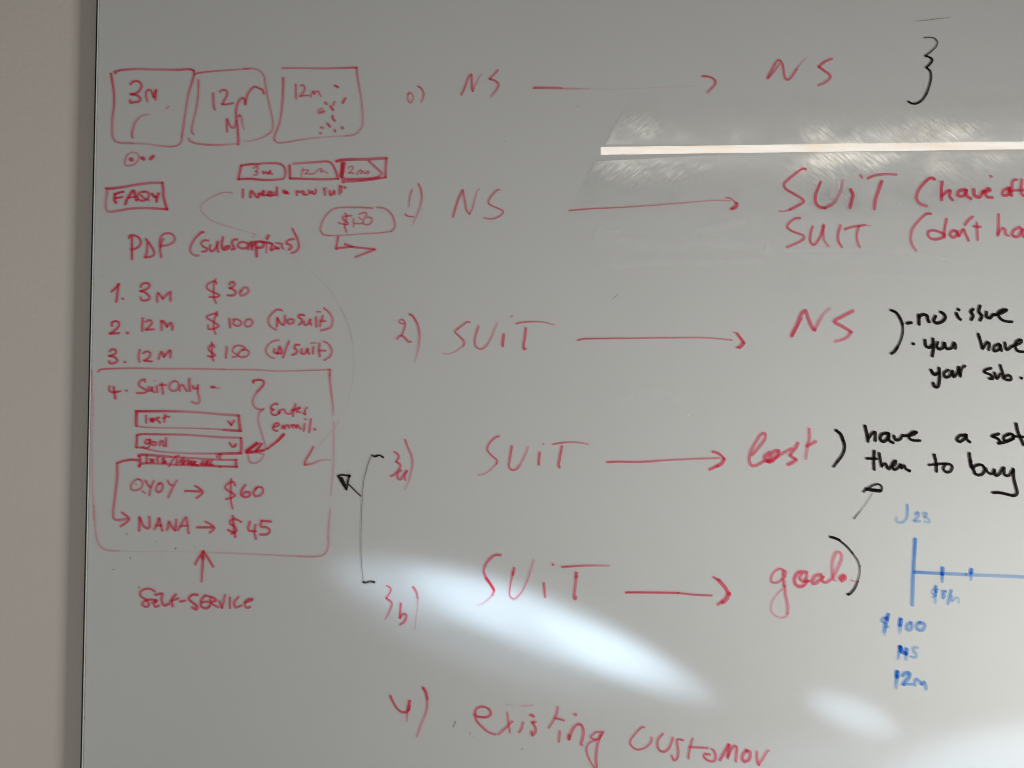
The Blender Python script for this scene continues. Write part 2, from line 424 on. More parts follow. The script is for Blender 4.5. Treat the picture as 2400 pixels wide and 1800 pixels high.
# ------------------------------------------------------------------ handwriting
WRITING = '''
P drawn_box|red|top left sketched card box outline in red marker
2.5 1.1>0.7>0.5: -479.6,403.9 -478.3,396.4 -475.9,382.4 -475.2,365.5 -476.8,350.6 -476.9,337.5 -476.3,328.2 -473.2,322.1 -469.0,320.2 -453.3,319.3
2.0 0.5>0.35>0.6>0.7: -453.3,319.3 -434.9,318.4 -416.5,315.9 -405.5,315.3 -398.1,317.0 -394.5,320.7 -393.3,328.2
2.4 0.65>0.6>0.9: -393.3,328.2 -390.4,351.5 -386.3,379.5 -382.4,393.6 -380.4,403.0 -380.3,407.2
2.7 1>0.55>0.55>1: -473.9,403.9 -475.3,405.6 -468.9,407.7 -450.4,409.2 -427.4,408.8 -399.7,408.3 -384.0,408.9 -380.7,407.2
S handwriting|red|red handwritten "3m" in the first card
2.7 0.9: -456.1,390.8 -453.8,393.4 -449.3,394.7 -444.6,393.1 -442.7,388.9 -444.9,383.3 -449.9,379.5 -455.4,378.6^ -449.9,377.9 -444.7,374.9 -443.8,372.1 -446.5,369.7 -452.4,368.8 -455.7,368.5 -456.2,371.6
2.4 0.8>0.9>1: -435.4,370.2 -436.9,375.8 -437.0,381.4 -434.8,383.9 -432.0,383.8 -429.6,379.5 -428.1,374.9^ -426.9,380.5 -425.1,383.8^ -425.4,378.6 -425.8,372.1
1.3 0.6: -413.1,360.8 -409.1,364.6
2.2 0.9>0.6>0.3: -452.1,325.8 -453.1,329.1 -452.3,336.6 -449.7,344.0 -445.6,349.6 -440.2,352.9 -432.8,354.3
P drawn_dots|red|circled dot followed by two red dots
1.6 0.8>0.5: -456.3,307.2 -459.0,304.0 -460.8,298.4 -461.0,294.2 -459.3,292.6 -454.7,292.3 -449.2,294.7 -445.2,299.3 -444.3,303.0 -445.7,306.3 -449.5,308.4 -454.1,308.1
5.0 0.95: -453.9,300.0 -452.8,299.6
4.4 1: -440.6,301.6 -438.6,300.5
4.0 1: -430.5,300.5 -427.1,303.6
P drawn_box|red|middle sketched card box outline in red marker
2.0 0.9>0.6>0.5: -379.7,402.5 -376.5,404.1 -367.3,405.6 -348.9,407.2 -325.8,408.8 -313.8,409.5
1.8 0.9>0.8>0.7>0.8: -375.0,396.4 -374.6,388.9 -375.1,374.9 -377.6,358.0 -380.2,346.8 -381.9,337.5 -381.8,332.8 -379.5,330.0
2.2 0.65>0.6>0.3: -385.9,325.4 -383.5,322.1 -377.0,319.3 -365.0,317.7 -352.2,317.2 -338.4,317.9 -328.3,318.6
1.8 0.5>0.65>0.65>0.6>0.2: -320.7,409.7 -310.6,409.9 -304.1,408.4 -299.4,405.3 -296.1,400.2 -294.7,391.7 -291.7,374.9 -287.8,358.0 -285.4,346.8 -285.2,338.4 -287.5,332.8 -293.9,328.2 -303.0,324.4 -312.2,322.1 -321.4,321.5
S handwriting|red|red handwritten "12m" and m in the second card
2.4 0.85: -357.0,380.0 -356.7,373.0 -355.8,362.7 -354.6,359.9
2.4 0.85: -349.0,381.4 -347.2,383.3 -343.0,383.8 -340.2,381.4 -341.1,375.8 -344.2,370.2 -346.0,366.4^ -340.9,366.4 -333.1,367.8
2.4 0.9>0.6: -339.5,333.3 -340.1,339.4 -339.9,348.7 -337.8,344.0 -335.0,338.9 -331.8,338.0 -330.0,341.2 -328.9,346.8
2.5 1>0.8>0.9: -326.1,317.9 -326.0,323.5 -326.6,332.8 -327.6,342.2 -328.9,349.6 -329.4,356.2 -328.6,363.6 -326.2,370.2 -322.5,374.1 -319.8,373.0 -318.3,366.4^ -316.6,375.8 -314.8,380.5 -310.3,386.1 -307.1,387.8 -302.0,385.6 -298.2,384.2 -296.3,379.1
2.2 0.8>0.4: -326.8,351.0 -325.5,353.5 -323.2,351.5 -321.7,344.0 -319.5,335.8
P drawn_box|red|right-hand sketched card box outline in red marker
2.4 0.6>0.5>0.6>0.9: -274.6,410.3 -258.0,410.5 -230.3,410.0 -202.6,410.5 -185.5,411.0
2.2 0.8>0.55>0.5>0.45: -185.5,411.0 -185.0,403.0 -183.5,393.6 -180.2,374.9 -178.2,356.2 -177.6,346.8 -179.0,339.4 -182.6,333.8 -187.2,330.0 -197.3,328.2
1.8 0.35>0.3>0.55>0.7: -197.3,328.2 -215.7,327.2 -234.0,325.8 -252.4,323.5 -266.2,320.9 -275.4,319.8 -280.0,320.2 -283.2,323.5
2.2 0.65>0.6>0.8>1.1: -283.2,323.5 -283.3,327.2 -280.6,334.7 -277.5,343.1 -275.3,356.2 -274.1,370.2 -273.4,384.2 -273.3,398.8
S handwriting|red|red handwritten "12m" in the third card
1.7 0.9: -258.4,391.3 -257.7,373.0
1.9 0.8: -252.7,388.9 -249.4,389.8 -247.6,387.0 -248.4,382.4 -252.1,377.7 -253.0,376.0^ -248.4,376.9 -242.4,377.2
1.7 0.8: -240.5,374.9 -239.2,379.1 -237.4,382.8 -236.0,378.6^ -233.7,381.9 -231.4,382.4 -230.0,380.0 -228.6,376.3
S drawn_dots|red|scatter of short red dabs in the third card
2.9 0.95: -211.6,389.2 -207.9,387.2
2.9 0.95: -199.0,373.6 -202.0,368.3
3.1 0.8: -222.7,368.3 -221.4,366.9
2.2 0.8: -211.6,369.7 -213.1,365.5
2.5 1: -216.5,364.1 -213.4,359.4
1.6 0.8: -226.1,361.6 -229.8,359.9 -231.1,357.1 -229.7,354.8
3.1 0.8: -227.9,356.6 -224.2,358.0
2.5 1: -213.9,352.6 -213.9,350.6 -211.4,346.4
2.5 1: -220.0,343.3 -216.9,339.5
2.4 0.8: -227.7,338.4 -225.4,338.0
2.9 0.8: -228.5,331.5 -227.9,331.3
2.7 0.9: -210.9,335.2 -210.8,333.6
2.9 1: -202.2,338.6 -202.2,337.2
P drawn_box|red|small red frame around the FAQ lettering
2.9 1.1>0.7>0.6: -483.0,264.9 -475.2,264.9 -461.5,266.7 -443.2,270.0 -428.6,271.5 -415.7,271.8
2.9 1>0.9>1: -415.7,271.8 -414.7,264.4 -414.1,255.1 -411.6,245.9 -409.5,239.8
2.7 1>0.6>0.7>0.5>0.6: -409.5,239.8 -419.8,240.5 -433.5,241.2 -451.8,240.8 -465.5,238.5 -476.5,236.8 -480.6,237.5 -482.6,242.2 -482.7,249.6 -481.5,257.9 -481.2,262.5
S handwriting|red|red handwritten "FAQs"
2.9 1.2: -471.9,258.4 -472.4,253.3 -471.7,249.6 -470.3,247.7
2.7 1.1: -471.9,257.9 -466.9,259.8 -461.9,261.1
2.5 1: -471.3,253.3 -466.8,253.7 -463.1,254.7
3.1 1.1: -459.3,245.9 -457.6,251.4 -454.9,256.0 -451.3,261.6 -449.5,262.1 -447.6,256.0 -446.1,250.5
2.2 0.9: -455.8,253.7 -448.4,254.7
2.5 0.9: -437.5,260.7 -442.1,260.2 -444.8,256.0 -443.8,251.9 -439.2,250.0 -433.7,251.9 -431.5,256.0 -433.0,260.2 -437.6,261.1
2.5 0.9>0.6: -441.1,257.0 -437.4,253.3 -430.9,250.5
3.1 1.1: -427.9,258.4 -425.5,255.6 -422.8,254.2
3.1 1.1: -420.1,258.8 -421.8,253.3 -422.2,249.1
P drawn_curve|red|long thin curve swinging from the FAQ area down to the lower frame
1.3 0.6>0.42>0.3>0.2: -332.0,258.8 -336.6,260.2 -343.1,259.9 -351.3,257.0 -360.4,252.3 -367.6,246.8 -370.3,242.2 -368.4,237.1 -362.8,231.1 -352.6,224.6 -337.0,219.5 -318.6,214.0 -306.6,210.6
0.8 0.22>0.14>0.08: -306.0,209.0 -293.1,204.0 -279.3,196.6 -262.7,187.2 -248.9,176.1
P drawn_arrow|red|faded red arrowhead at the end of the long arc
2.2 0.9>0.8>0.7>0.4>0.2: -232.9,-41.4 -236.9,-49.1 -242.2,-58.1 -243.1,-62.6^ -234.1,-61.2 -224.1,-57.6 -212.4,-56.3
0.9 0.35>0.3>0.2: -203.7,-11.1 -209.1,-20.1 -216.3,-28.3 -224.3,-37.3 -230.6,-45.5
P drawn_curve|grey|faint grey pencil-thin arc right of the price list
0.7 0.1>0.2>0.2>0.17: -241.0,169.5 -228.6,157.7 -218.4,147.6 -210.1,135.7 -201.8,120.1 -195.3,106.4 -190.6,93.6 -188.7,82.7
0.8 0.17>0.2>0.17>0.08: -202.6,123.2 -195.7,109.5 -190.1,91.2 -186.7,68.4 -186.1,54.7 -187.8,36.5 -191.3,18.3 -195.7,4.7 -199.3,-3.5
P drawn_box|red|first small button outline
2.7 1>0.9>1>0.7>0.8>0.6: -300.8,294.0 -311.8,294.0 -322.4,292.4^ -323.6,285.7 -325.3,275.9^ -311.6,276.4 -293.2,275.0 -278.5,275.7 -271.2,277.3 -269.4,282.9 -270.4,289.4 -275.1,294.0 -284.3,295.2 -299.0,295.0
S handwriting|red|red scribble "3m" in the first button
1.9 0.7: -307.6,289.4 -304.4,291.3 -302.1,290.8 -303.5,286.6 -305.3,285.2 -302.5,284.8 -303.4,282.0 -307.1,281.0
2.0 0.8: -296.1,285.7 -295.6,282.4 -293.3,284.8 -291.5,282.4 -289.6,284.3 -289.2,282.4^ -287.4,286.6 -286.9,282.9 -285.0,282.2
P drawn_box|red|second small button outline
2.7 1.1>0.9>0.7>0.9>0.7>0.5: -264.7,292.6 -264.1,284.8 -263.9,276.9^ -247.3,276.4 -224.4,275.9 -206.9,276.4^ -208.8,283.8 -211.7,290.3 -215.4,295.9 -220.0,297.3 -233.8,296.4 -260.4,294.8
S handwriting|red|red scribble "12m" in the second button
1.5 0.7: -248.4,289.4 -249.4,285.7 -250.6,279.6
1.5 0.7: -249.3,286.6 -241.9,287.1 -243.3,284.8 -245.6,282.4^ -235.5,282.9 -230.0,287.5 -226.3,288.5 -227.2,284.8^ -224.5,285.7 -218.9,282.9
P drawn_box|red|third small button outline with pointed end
3.3 1.2>0.8>0.7: -209.0,297.8 -201.6,299.2 -174.1,300.1 -149.3,301.3
2.9 0.8: -149.3,301.3 -150.1,289.4 -150.2,278.3
2.4 0.9>0.6: -150.2,278.3 -160.1,276.4 -178.5,274.1 -200.5,272.7
3.3 0.8: -200.5,272.7 -201.5,280.1 -201.6,295.9
4.4 0.9: -199.8,295.0 -201.1,286.6 -203.3,280.1
2.7 0.8: -202.5,295.0 -202.8,278.3
2.7 0.7: -170.4,297.8 -162.1,290.3 -154.7,282.9 -158.3,279.6 -164.7,277.3 -183.1,276.4 -198.7,276.4
2.7 0.5: -196.8,275.0 -178.5,275.5 -157.4,277.8
S handwriting|red|red scribble "12m" in the third button
1.7 0.7: -194.7,289.4 -191.5,291.7 -188.7,290.3 -191.4,286.1 -194.1,283.4^ -188.2,283.1
1.7 0.7: -184.5,281.5 -181.3,286.6 -179.5,287.1 -179.5,282.9^ -176.7,285.7 -174.9,282.9^ -171.2,285.7 -169.8,284.8 -171.6,282.4
P handwriting|red|red handwritten "I need a new suit"
2.2 1: -319.9,263.9 -319.6,259.7 -320.0,254.1
2.8 1: -310.8,254.1 -310.0,261.6 -307.2,259.7 -304.0,255.1 -301.7,254.1 -300.3,258.8
2.6 1: -300.3,257.8 -295.8,258.8 -294.4,261.6 -295.8,261.6 -296.7,256.9 -290.2,256.9^ -289.4,260.6 -285.7,260.6 -288.4,256.0 -282.0,256.9
2.5 1: -279.3,266.2 -279.3,261.6 -278.8,256.5
2.2 0.8: -282.0,260.6 -283.8,256.9
2.9 1: -271.0,262.5 -271.0,259.7 -267.3,259.7 -269.2,261.6 -265.9,258.8
2.3 1: -255.6,256.9 -255.6,261.6 -251.7,260.2 -249.0,261.6 -247.2,260.6 -248.1,257.8 -243.5,257.4
2.2 1: -241.2,262.5 -240.3,258.8 -237.1,261.6 -236.1,258.3 -233.4,258.8 -233.0,263.9
2.2 1: -221.5,265.3 -223.8,263.9 -221.9,261.6 -222.4,256.9
2.2 1: -216.5,262.5 -215.5,256.5 -212.3,259.7 -210.9,262.5 -210.9,257.8
2.0 1: -205.0,267.1 -204.9,257.8
2.0 1: -202.3,267.1 -202.4,260.6
1.7 0.9: -205.0,268.0 -202.7,268.0
1.7 0.8: -199.5,266.2 -197.7,266.7 -198.6,264.3
P drawn_bubble|red|rounded red outline around "$150"
2.0 0.7>0.6>0.6>0.65: -165.8,241.2 -178.2,242.1 -196.6,242.3 -206.6,241.6 -213.0,239.8 -218.5,235.2 -223.9,227.3 -227.0,219.0 -227.0,213.5 -223.7,209.8 -217.3,208.4
1.6 0.6>0.5>0.6: -217.3,208.4 -205.4,208.4 -191.7,209.3 -173.4,210.7 -150.5,212.1 -143.2,213.5
2.2 0.6>0.7>0.5: -143.2,213.5 -139.6,217.1 -139.2,224.5 -141.5,231.9 -147.0,238.4 -153.5,241.6 -160.8,242.3
S handwriting|red|red handwritten "$150"
1.8 0.8: -190.1,232.4 -194.6,231.9 -200.1,231.0 -201.0,228.7 -197.3,225.9 -194.1,223.1 -194.6,221.8 -201.0,222.2 -206.5,224.1
2.0 0.8: -198.3,235.2 -196.0,232.9 -197.3,226.4 -198.2,219.0 -196.3,212.5
1.8 0.8: -188.2,228.7 -187.7,219.0
1.8 0.75: -181.8,233.8 -176.3,235.8 -172.7,235.2 -173.6,231.0 -176.7,225.9 -176.2,222.7 -171.7,221.3 -167.1,223.6 -165.8,227.3 -167.6,230.1 -171.7,230.1
1.8 0.7: -186.3,222.7 -177.2,222.9
1.6 0.6: -181.8,230.1 -178.1,227.8
P drawn_arrow|red|bent red arrow below the rounded "$150" outline
2.4 0.9: -205.9,207.0 -207.2,199.6 -208.5,192.7^ -198.9,194.1 -188.8,195.0
2.4 0.9>0.8>0.7: -198.0,198.2 -188.8,195.0 -177.9,193.6 -162.3,191.8^ -173.2,187.6 -185.5,182.6
P handwriting|red|red handwritten capitals "PDP"
2.4 1.1: -450.7,207.0 -450.5,194.1 -450.2,180.3
2.5 1>0.9: -454.4,205.2 -453.5,208.0 -449.4,208.9 -442.9,206.1 -440.1,201.1 -441.8,196.0 -447.3,192.3 -451.8,191.8
2.5 1>0.85: -434.2,204.3 -429.1,197.8 -424.3,189.5 -424.3,185.8 -427.9,183.1 -435.2,182.3
2.4 0.9: -432.3,200.1 -432.6,189.5 -434.3,183.1
2.4 0.9>0.7: -415.5,182.2 -417.0,190.4 -417.6,197.8 -416.9,206.1 -413.7,209.8 -407.8,211.2 -402.7,209.8 -399.9,205.2 -402.1,200.1 -408.9,196.9 -414.4,196.0
2.4 0.9: -413.4,204.3 -415.8,199.7 -416.2,194.1
P handwriting|red|red handwritten "(subscriptions)" in brackets
2.4 1.1>0.8>0.6: -366.0,212.1 -367.3,213.0 -371.9,209.3 -377.3,202.9 -380.8,195.5 -381.2,190.9 -378.8,186.3 -374.2,184.6 -370.6,184.6
2.4 0.9: -359.9,202.4 -365.4,202.4 -368.5,199.2 -366.2,195.5 -361.5,192.7 -362.4,190.0 -367.0,189.0
2.4 0.9: -357.5,197.3 -358.3,191.8 -356.0,189.5 -352.4,191.8 -349.3,198.2 -348.9,201.0^ -349.2,193.6 -347.8,188.6
2.7 0.95: -342.5,206.5 -343.8,200.1 -343.3,193.6 -341.4,191.3 -336.9,192.7 -334.6,195.5 -337.8,195.5 -341.4,193.6
2.7 0.95: -325.6,203.8 -329.7,203.3 -331.9,200.1 -330.5,196.4 -328.6,192.7 -332.3,191.8
2.5 0.9: -313.2,199.2 -318.7,200.6 -323.7,199.2 -324.5,195.5 -321.3,193.2 -314.9,193.6 -312.2,198.2
2.4 0.9: -312.6,191.8 -310.4,200.1
2.9 1.2: -308.1,201.0 -308.0,191.8
2.4 1: -307.6,195.5 -304.0,200.1
3.1 1: -303.6,201.0 -303.0,193.6 -302.4,183.5
2.7 1: -303.1,200.6 -296.7,201.0 -293.9,199.2 -295.7,194.6 -302.1,193.6
3.1 1: -288.6,208.4 -290.4,204.7
2.7 1: -296.7,200.6 -287.5,199.6 -283.9,198.2
1.8 0.8: -290.7,199.2 -291.1,187.6
2.5 0.9: -283.9,198.2 -285.6,190.9 -281.1,192.7 -276.5,193.2
2.5 0.9: -281.1,195.5 -276.5,192.7
2.2 0.8: -279.3,199.2 -272.0,198.2 -272.9,195.5 -270.5,192.7
2.5 0.9: -258.8,204.2 -264.7,202.9 -267.4,199.2 -262.8,197.3 -261.0,194.6 -264.6,191.3
2.4 1>0.9>0.8: -260.3,216.7 -256.5,209.3 -253.2,201.0 -252.7,194.6 -255.0,190.0 -260.9,187.6
1.1 0.9: -306.7,210.4 -304.9,209.9
1.3 0.8: -307.0,207.5 -306.8,206.1
P handwriting|red|red handwritten "1. 3m" starting the first price row
2.4 1.1: -473.7,141.6 -469.2,145.8 -465.2,150.8^ -466.4,142.1 -467.8,129.2
2.5 1.1: -460.4,133.3 -460.0,132.9
2.5 1>0.85: -439.1,147.1 -437.8,150.3 -432.8,151.7 -428.7,149.9 -429.5,146.7 -434.5,143.5 -439.5,142.1^ -434.4,140.7 -429.3,136.6 -428.4,133.8 -431.5,131.3 -437.9,131.5 -438.9,134.7
2.5 0.85: -419.2,129.2 -419.7,135.7 -418.4,140.2 -416.1,137.5 -412.8,132.9^ -408.8,137.5 -403.9,141.2 -403.8,136.6 -403.7,130.6
P handwriting|red|red handwritten "$30" in the first price row
2.2 0.85: -349.7,150.8 -350.6,153.6 -355.2,153.1 -360.2,149.9 -361.0,146.2 -357.8,143.0 -350.4,139.8 -345.8,137.0 -348.5,135.2 -357.7,135.2
2.0 0.9: -350.7,156.8 -352.4,151.3 -352.8,142.1 -352.2,134.7 -349.8,127.9
2.5 0.9: -334.2,149.9 -332.4,152.6 -328.7,152.6 -328.7,148.5 -334.1,145.6^ -330.4,144.4 -326.7,141.2 -328.5,137.5 -336.3,137.0
2.4 0.7: -319.5,143.0 -321.7,139.3 -320.3,137.0 -315.7,138.0 -311.7,141.2 -312.2,145.3 -315.9,146.7 -319.5,144.4 -321.7,141.2
P handwriting|red|red handwritten "2. 12m" starting the second price row
2.5 1.05>0.9: -472.4,100.9 -472.5,104.5 -468.4,106.4 -464.3,105.0 -464.2,100.9 -468.2,96.3 -474.5,91.7^ -463.6,92.2
3.1 1.1: -454.0,92.5 -453.6,92.2
2.4 1: -436.1,110.0 -436.5,94.9
2.4 0.9: -432.4,105.4 -429.3,107.7 -425.6,106.4 -426.0,102.7 -430.9,97.7 -432.2,96.3^ -422.7,96.8
2.7 0.9>0.7: -413.7,106.4 -413.5,95.8
2.7 0.9: -414.2,106.4 -411.0,105.9 -407.2,100.0^ -402.8,104.5 -400.9,100.9 -401.0,96.3
P handwriting|red|red handwritten "$100" in the second price row
2.2 0.85: -348.2,112.8 -348.3,115.5 -354.6,114.6 -361.0,111.4 -354.5,106.8 -348.1,102.7 -346.2,100.9 -349.8,98.1 -358.0,97.2 -358.5,101.8
2.0 0.9: -348.3,117.8 -350.9,110.9 -352.1,100.9 -351.1,94.5 -349.7,91.3
2.4 1: -333.8,109.6 -332.5,99.0
2.2 0.85: -328.1,107.7 -328.9,103.6 -325.3,100.9 -320.7,101.8 -319.9,105.4 -323.5,108.2 -329.0,108.6
2.4 0.8: -313.5,107.7 -315.7,103.6 -313.4,100.0 -308.9,100.9 -306.2,104.5 -308.0,108.2 -312.6,108.6
P handwriting|red|red handwritten "(No suit)" ending the second price row
2.5 0.8>0.7>0.6: -271.4,119.1 -276.9,120.4 -283.2,115.9 -287.3,109.5 -287.2,104.0 -284.0,99.4 -278.0,96.2
2.7 0.85: -276.8,110.4 -277.6,100.3
2.5 0.9: -276.8,109.5 -271.2,102.1 -269.4,102.1 -267.7,113.1
2.4 0.85: -264.9,107.6 -261.3,109.0 -257.2,107.6 -258.5,104.4 -264.0,103.5 -265.4,106.7
2.4 0.9: -244.9,113.1 -250.4,114.0 -252.2,111.8 -247.6,108.1 -248.5,104.9 -251.2,102.1
2.4 0.85: -245.8,106.3 -244.8,102.1 -240.3,103.5 -238.0,108.5^ -238.0,104.9 -236.6,101.7
2.5 0.9: -231.2,111.3 -230.7,99.9
1.4 0.8: -231.3,117.5 -225.8,117.5
2.4 0.9: -223.1,113.1 -225.7,105.8 -226.6,100.3
2.4 0.8: -225.7,106.3 -220.3,106.7
2.2 0.9>0.7>0.8: -222.2,121.8 -216.7,117.7 -212.1,110.4 -211.6,104.9 -213.8,99.4 -219.3,96.7 -225.6,95.3
P handwriting|red|red handwritten "3. 12m" starting the third price row
2.5 0.9: -474.5,70.6 -472.3,72.9 -467.7,72.5 -466.8,69.3 -470.3,66.5 -474.9,65.2^ -468.5,63.8 -465.2,60.2 -467.4,57.4 -473.8,56.5 -474.7,59.2
2.7 1.1: -456.4,58.1 -456.1,58.0
2.2 0.9: -438.8,72.9 -440.3,64.7 -438.8,58.1
2.4 0.9: -434.9,68.4 -431.3,70.6 -426.7,69.3 -427.1,64.7 -431.6,60.6 -433.4,59.7^ -424.7,58.8
2.5 0.9: -416.6,61.5 -414.9,67.4 -413.1,70.2 -410.3,64.3^ -403.1,72.0 -402.5,63.3
P handwriting|red|red handwritten "$150" in the third price row
2.2 0.85: -350.6,75.7 -352.4,78.4 -357.0,76.6 -357.8,72.9 -353.7,69.3 -350.0,66.1 -353.6,64.3 -358.6,65.2
2.2 0.9: -353.8,81.1 -353.9,70.2 -353.1,63.8 -351.7,59.7
2.2 0.9: -336.2,76.1 -337.2,62.9
2.0 0.75: -314.2,74.7 -318.3,77.0 -323.7,77.5 -327.4,76.1^ -329.6,72.0 -328.2,69.3 -323.6,66.5 -324.5,64.7 -329.5,63.8
2.2 0.75: -316.4,72.9 -320.9,70.2 -322.7,65.6 -318.1,63.8 -311.8,65.6 -309.5,69.3 -312.8,72.5 -318.2,72.9
P handwriting|red|red handwritten "(w/ suit)" ending the third price row
1.8 0.8>0.7: -274.7,83.9 -281.0,83.0 -287.3,78.4 -290.0,72.9 -288.6,67.4 -284.4,63.8 -279.9,62.4
2.5 0.9: -280.0,73.8 -280.4,69.3 -276.3,68.4^ -273.7,76.1 -271.8,72.0 -271.8,68.4 -276.3,68.4
2.4 0.9: -262.8,83.0 -266.4,73.8 -269.9,63.3
2.5 0.95: -250.9,78.4 -255.0,78.4 -256.4,74.7 -253.6,72.0 -254.5,68.4 -259.0,66.5
2.5 0.95: -247.7,73.4 -248.1,68.4 -244.5,67.9 -240.9,73.8^ -240.4,70.2 -239.2,67.9
2.4 0.95: -234.1,76.1 -234.6,67.9
1.5 0.8: -237.3,80.4 -230.9,80.7
2.4 0.95: -226.8,80.2 -227.2,72.0 -226.4,64.7
2.2 0.8: -226.8,71.5 -219.5,71.5
2.0 0.8: -222.3,82.5 -217.3,80.2 -213.1,74.7 -212.6,69.3 -214.4,64.7 -221.2,60.0
P drawn_box|red|large thin red frame around the suit-only block
2.0 0.8>0.6>0.45>0.45>0.5: -487.7,46.5 -485.9,48.8 -480.9,49.7 -466.4,50.4 -443.7,50.8 -411.8,50.3 -375.5,50.1 -339.1,49.4
1.5 0.5>0.5>0.5>0.7: -339.1,49.4 -301.6,48.8 -276.1,47.4 -248.8,47.9 -214.3,49.0
2.7 0.9>0.7: -214.1,49.0 -214.7,42.9
2.2 0.8>0.6>0.35: -214.7,42.9 -213.2,27.4 -210.7,9.2 -210.0,-3.5
2.0 0.3>0.35>0.35>0.3: -209.2,-12.0 -209.2,-29.2 -209.2,-56.3 -210.4,-78.8 -212.0,-97.6
1.8 0.5>0.35: -495.3,48.8 -494.6,31.9 -493.3,13.8 -492.7,-4.4
1.6 0.35>0.4>0.4: -492.7,-4.5 -493.0,-23.0 -493.1,-41.1 -492.7,-59.2 -491.0,-95.2 -488.6,-127.4
1.8 0.4>0.45>0.5>0.35: -488.9,-110.0 -487.6,-132.1 -484.3,-151.2 -480.3,-157.9 -473.4,-161.8 -458.8,-163.1
0.9 0.25>0.15>0.2: -458.8,-163.1 -419.3,-163.5 -363.0,-164.1
1.6 0.2>0.3>0.4: -363.0,-164.1 -306.7,-166.3 -249.0,-169.1
1.9 0.35>0.4>0.45: -212.5,-114.0 -214.0,-134.9 -214.5,-147.2
2.0 0.45>0.5>0.4: -214.4,-147.2 -214.3,-157.1 -216.7,-164.1 -223.1,-168.5 -231.6,-169.5 -249.0,-169.0
P handwriting|red|red handwritten "4. Suit only"
2.4 0.95: -473.7,29.7 -474.1,25.6 -472.2,22.9 -467.6,22.4 -460.9,23.8
2.7 1: -468.7,28.8 -467.8,21.9 -466.6,15.1
2.7 1: -454.0,24.5 -453.6,24.3
2.5 0.8: -432.5,34.7 -432.1,37.4 -436.1,36.9 -439.2,32.8 -437.8,29.2 -431.4,25.6 -429.5,23.3 -434.9,21.5 -441.3,21.5
2.4 0.9: -427.4,28.8 -427.7,24.7 -425.0,24.2 -423.3,28.3^ -423.2,24.7 -420.9,22.4
2.4 0.9: -417.8,29.7 -417.3,22.4
1.3 0.8: -421.1,36.0 -420.2,36.0
2.4 0.9: -412.4,33.3 -411.4,26.5 -410.4,20.6
2.2 0.8: -415.1,31.0 -407.0,31.0
2.2 0.75: -398.0,35.6 -402.0,32.8 -402.8,26.5 -398.7,23.8 -393.7,25.6 -392.0,31.0 -394.3,35.1 -398.0,35.6
2.2 0.85: -390.9,23.8 -391.0,29.2 -387.0,31.0 -385.1,27.4 -382.3,23.8
2.5 0.95: -379.8,38.3 -379.7,31.0 -378.7,23.8
2.4 0.9: -375.6,30.1 -374.2,26.5 -370.1,27.4
2.4 1>0.7>0.6: -369.3,31.0 -369.6,22.9 -367.6,13.8 -368.0,10.6 -371.2,9.2 -376.7,11.5
P drawn_dash|red|short red dash after "4. Suit only"
1.8 1.1: -354.2,28.8 -349.7,29.0
1.3 1>0.5: -354.2,27.7 -343.3,27.2
P drawn_bracket|red|curly red bracket left of "Enter email"
2.5 1.1>1>0.9: -304.1,33.8 -305.0,35.6 -300.5,36.8 -294.1,36.6 -291.8,33.8 -294.0,29.3 -299.4,23.4
2.0 0.75>0.6>0.7: -299.4,23.4 -303.8,16.1 -304.7,10.7 -302.8,5.2 -298.2,2.5 -291.9,2.5
1.8 0.7>0.55>0.5>0.45: -291.9,2.5 -296.8,-2.0 -298.1,-9.3 -296.1,-18.3 -293.3,-27.4 -290.5,-36.4 -289.0,-43.6
P handwriting|red|red handwritten "Enter"
2.2 0.95: -275.6,7.9 -276.5,9.3 -281.9,7.0 -283.7,3.4 -280.1,2.1^ -282.8,-0.2 -281.8,-3.4 -277.3,-4.3 -273.7,-1.1
2.0 0.9: -273.7,1.6 -273.2,-2.5^ -271.0,1.6 -267.8,2.5 -265.5,-2.0 -261.0,-2.9 -257.8,1.6
2.2 0.95: -254.3,8.9 -256.5,1.6 -257.3,-5.7
2.5 0.9: -258.3,1.6 -249.2,4.3
2.0 0.9: -249.2,4.3 -253.7,-0.2 -248.3,-1.1
2.0 0.9: -245.5,-2.0 -242.8,-3.8 -243.3,1.6 -240.6,4.8
P handwriting|red|red handwritten "email."
2.2 0.95: -279.8,-18.3 -274.4,-16.5 -274.0,-14.3 -278.1,-14.3 -280.7,-19.2 -278.9,-22.4 -275.2,-22.7
2.2 0.95: -270.3,-20.1 -269.0,-16.5 -267.1,-20.1^ -265.3,-16.5 -262.6,-16.5 -261.7,-19.7
2.2 0.95: -257.1,-19.2 -259.0,-16.5 -254.9,-16.5 -253.5,-19.2^ -252.2,-16.1 -248.1,-20.6
2.0 0.95: -243.6,-14.7 -244.6,-22.9
2.5 0.9: -242.9,-9.0 -242.6,-9.2
2.0 1: -236.0,-8.8 -237.9,-24.7
2.8 0.9: -231.7,-21.0 -231.3,-21.4
P drawn_arrow|red|heavy red arrow pointing left at the dropdown boxes
2.9 1.7>1.2>0.8: -267.9,-26.9 -275.1,-34.6 -286.8,-43.6
2.2 0.7>0.5: -286.8,-43.6 -294.9,-46.8
3.1 1.2: -294.1,-38.2 -300.3,-46.4
3.5 1.8: -299.1,-37.3 -311.2,-46.8
3.5 1.6>1>0.6: -311.1,-48.2 -300.3,-47.3 -291.3,-45.5
1.8 0.65>0.5: -309.3,-51.8 -308.3,-58.1 -303.7,-60.8 -297.4,-59.4 -293.0,-55.4 -291.2,-52.7
1.8 0.5: -298.5,-48.2 -290.3,-50.9
1.5 0.5: -299.4,-45.9 -290.3,-46.8
P drawn_box|red|upper dropdown box outline
